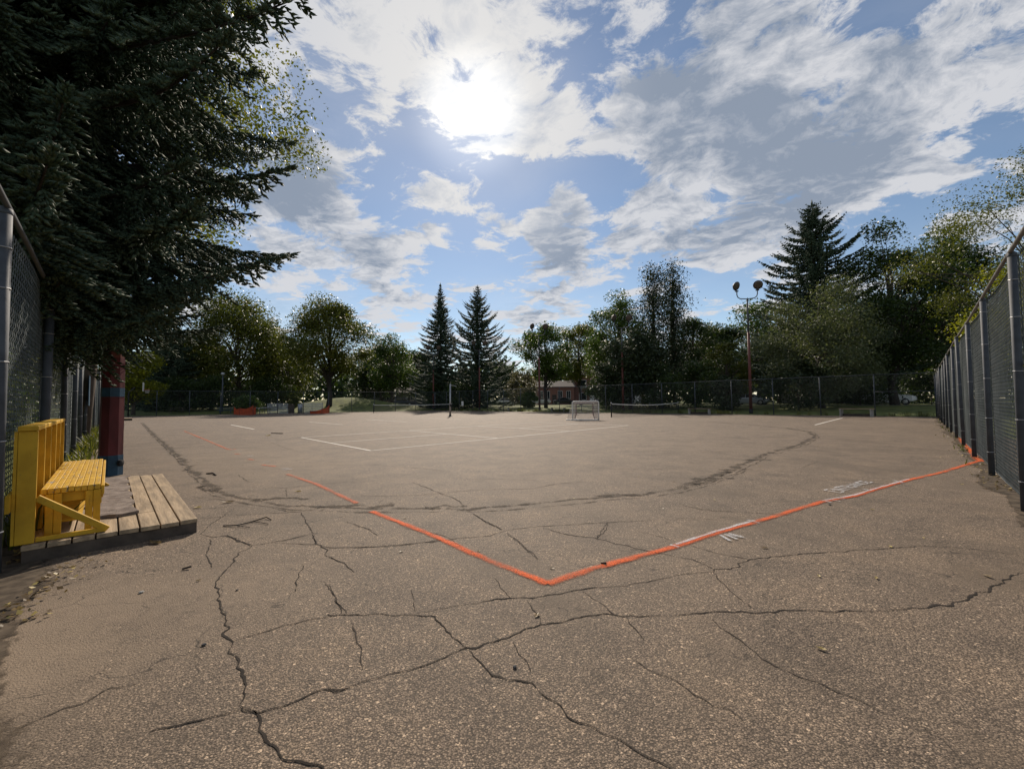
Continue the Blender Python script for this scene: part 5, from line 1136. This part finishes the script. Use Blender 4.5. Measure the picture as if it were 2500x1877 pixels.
# ------------------------------------------------------------------ small things on the ground
def leaf_mesh(seed):
    r_ = np.random.default_rng(seed); pts = [(-.5, 0), (-.28, .22), (.05, .30), (.34, .16), (.55, 0), (.34, -.16), (.05, -.28), (-.28, -.2)]; m = MB(); m.add([(x, y, .10 + .14 * y * y * 4 * r_.uniform(.3, 1) + r_.normal(0, .03)) for x, y in pts] + [(0, 0, .03)], [(i, (i + 1) % 8, 8) for i in range(8)])
    me = m.mesh('fallen_leaf', M_['dead_leaf']); a = me.attributes.new('rnd', 'FLOAT', 'FACE'); a.data.foreach_set('value', np.full(8, r_.uniform(.2, 1), np.float32)); return me
def debris():
    lm = [leaf_mesh(i) for i in range(8)]; r_ = np.random.default_rng(17)
    def leaf(p, s, label, group=None, z=.004): o = link('fallen_leaf', lm[int(r_.integers(0, 8))], None, (p[0], p[1], z), r_.uniform(0, 6.28)); o.scale = (s, s * r_.uniform(.6, 1), s); return tag(o, label, 'leaf', group)
    leaf(G(1311, 1504), .05, 'yellow leaf lying on a crack below the orange corner'); leaf(G(2005, 1586), .05, 'yellow leaf alone on the asphalt at lower right'); leaf(G(1866, 1338), .06, 'pale leaf just below the chalk word IN'); leaf(G(2410, 1408), .07, 'yellow leaf near the right picture edge above the thick crack')
    leaf(G(655, 1064), .2, 'pale crumpled leaf beside a twig beyond the orange dashes'); leaf(G(482, 1240), .1, 'pale leaf at the right edge of the plank platform'); leaf(G(557, 1227), .13, 'brown curled leaf on the dirt ring right of the platform'); leaf(G(727, 1201), .1, 'brown leaf just left of the orange line')
    leaf(G(380, 1327), .13, 'pinkish leaf at the foot of the platform front')
    for i in range(34):
        x = r_.uniform(480, 2400); y = 1030 + 420 * r_.uniform() ** 1.9; leaf(G(x, y), r_.uniform(.03, .05) + .002 * max(0, G(x, y)[1] - 6), 'small dry leaf scattered on the open court', 'dry leaves scattered over the court')
    # litter against the fence feet: nobody could count it
    def litter(label, a, b, n, spread, size, seed, side):
        rr = np.random.default_rng(seed); a = np.array(a); b = np.array(b); d = (b - a) / np.linalg.norm(b - a); nr = np.array([-d[1], d[0]]) * side; u = rr.uniform(0, 1, n) ** 1.5
        C = np.zeros((n, 3)); C[:, :2] = a + (b - a) * u[:, None] + nr * np.abs(rr.normal(0, spread, n))[:, None]; C[:, 2] = .012 + rr.uniform(0, .02, n)
        V, Q = leaf_quads(C, size, rr, 2.0, .6); o = link('leaf_litter', np_mesh('leaf_litter', V, Q, M_['dead_leaf'], rr.uniform(0, 1, n) ** 1.6)); tag(o, label, 'leaf litter', kind='stuff')
    litter('dry leaf litter along the foot of the right fence', FR0 + (FRc - FR0) * .12, FRc, 600, .16, .038, 1, 1); litter('dry leaf litter along the foot of the left fence', FL0 + E1 * .2, FL0 + E1 * 22, 800, .2, .038, 2, -1)
    litter('dry leaf litter under the platform front corner', FL0 - E1 * 1.2 + E2 * .05, FL0 + E1 * .1 + E2 * .35, 110, .12, .04, 3, -1)
    def tufts(label, spots, seed, hmax):
        rr = np.random.default_rng(seed); V = []; Q = []; k = 0
        for p, n, h in spots:
            for _ in range(n):
                b = np.array([p[0] + rr.normal(0, .12), p[1] + rr.normal(0, .12), 0]); a = rr.uniform(0, 6.28); l = h * rr.uniform(.5, 1.2); w = .009; dx = np.array([math.cos(a), math.sin(a), 0]); sd = np.array([-dx[1], dx[0], 0]) * w
                m1 = b + dx * l * .2 + np.array([0, 0, l * .65]); e = b + dx * l * .55 + np.array([0, 0, l * .95]); V += [b - sd, b + sd, m1 + sd, m1 - sd, e + sd * .1, e - sd * .1]; Q += [(k, k + 1, k + 2, k + 3), (k + 3, k + 2, k + 4, k + 5)]; k += 6
        o = link('grass_tufts', np_mesh('grass_tufts', np.array(V), np.array(Q), LEAF['olive'], rr.uniform(0, 1, len(Q)))); tag(o, label, 'grass', kind='stuff')
    rr = np.random.default_rng(23)
    tufts('green grass tufts along the foot of the left fence', [(FL0 + E1 * s + E2 * rr.normal(.02, .12), int(rr.integers(10, 40)), rr.uniform(.15, .45)) for s in rr.uniform(.5, 24, 60)], 5, .4)
    tufts('thin grass tufts at the foot of the right fence', [(FR0 + eR * s - nR * rr.normal(.05, .08), int(rr.integers(4, 9)), rr.uniform(.05, .10)) for s in rr.uniform(6, 30, 20)], 6, .2)
    tufts('long grass growing along the foot of the far fence', [(FRc + (FC - FRc) * s + np.array([.25, .3]), int(rr.integers(20, 40)), rr.uniform(.2, .5)) for s in rr.uniform(0, 1, 130)], 7, .4)
    # twigs and a few stones
    def twig(label, pts, rad, forks=()):
        t = thing('twig', label, 'twig', (0, 0, 0)); g = [(*G(*q)[:2], .008 + .01 * (i % 2)) for i, q in enumerate(pts)]; t.location = g[0]; o0 = np.array(g[0]); MB().tube([np.array(q) - o0 for q in g], rad, 5).build('stem', M_['bark_dark'], t)
        for f in forks: MB().tube([np.array((*G(*q)[:2], .01)) - o0 for q in f], rad * .55, 4).build('side_twig', M_['bark_dark'], t)
    twig('forked dry twig on the asphalt right of the platform', [(545, 1285), (580, 1286), (615, 1275), (650, 1266), (662, 1270)], .006, ([(580, 1286), (610, 1289)], [(615, 1275), (640, 1278), (655, 1281)]))
    twig('short dark stick below the platform', [(445, 1391), (467, 1388)], .007); twig('short dark stick right of the orange corner', [(1468, 1377), (1480, 1380)], .008); twig('short dark twig lying on the court left of the sprayed dashes', [(504, 1157), (520, 1157), (527, 1161)], .012)
    twig('thin twig beside the pale crumpled leaf on the court', [(662, 1058), (690, 1059)], .02)
    for label, x, y, s in (('dark pebble below the crack junction', 1257, 1630, .012), ('grey pebble on the dusty patch left', 345, 1447, .015), ('dark pebble left of the long crack', 579, 1441, .009), ('dark flake at lower left of the asphalt', 498, 1575, .012), ('dark pebble by the chalk ticks', 2026, 1233, .018)):
        p = G(x, y); m = MB(); rr2 = np.random.default_rng(int(x)); m.lathe([(s * .5, .001), (s * .95, s * .25), (s * .8, s * .6), (s * .3, s * .75)], (0, 0, 0), 7); m.v = [(a * (1 + rr2.normal(0, .15)), b * (1 + rr2.normal(0, .15)), c) for a, b, c in m.v]; o = m.build('pebble', M_['road'] if 'dark' in label else M_['concrete']); o.location = (p[0], p[1], .002); tag(o, label, 'pebble')
debris()
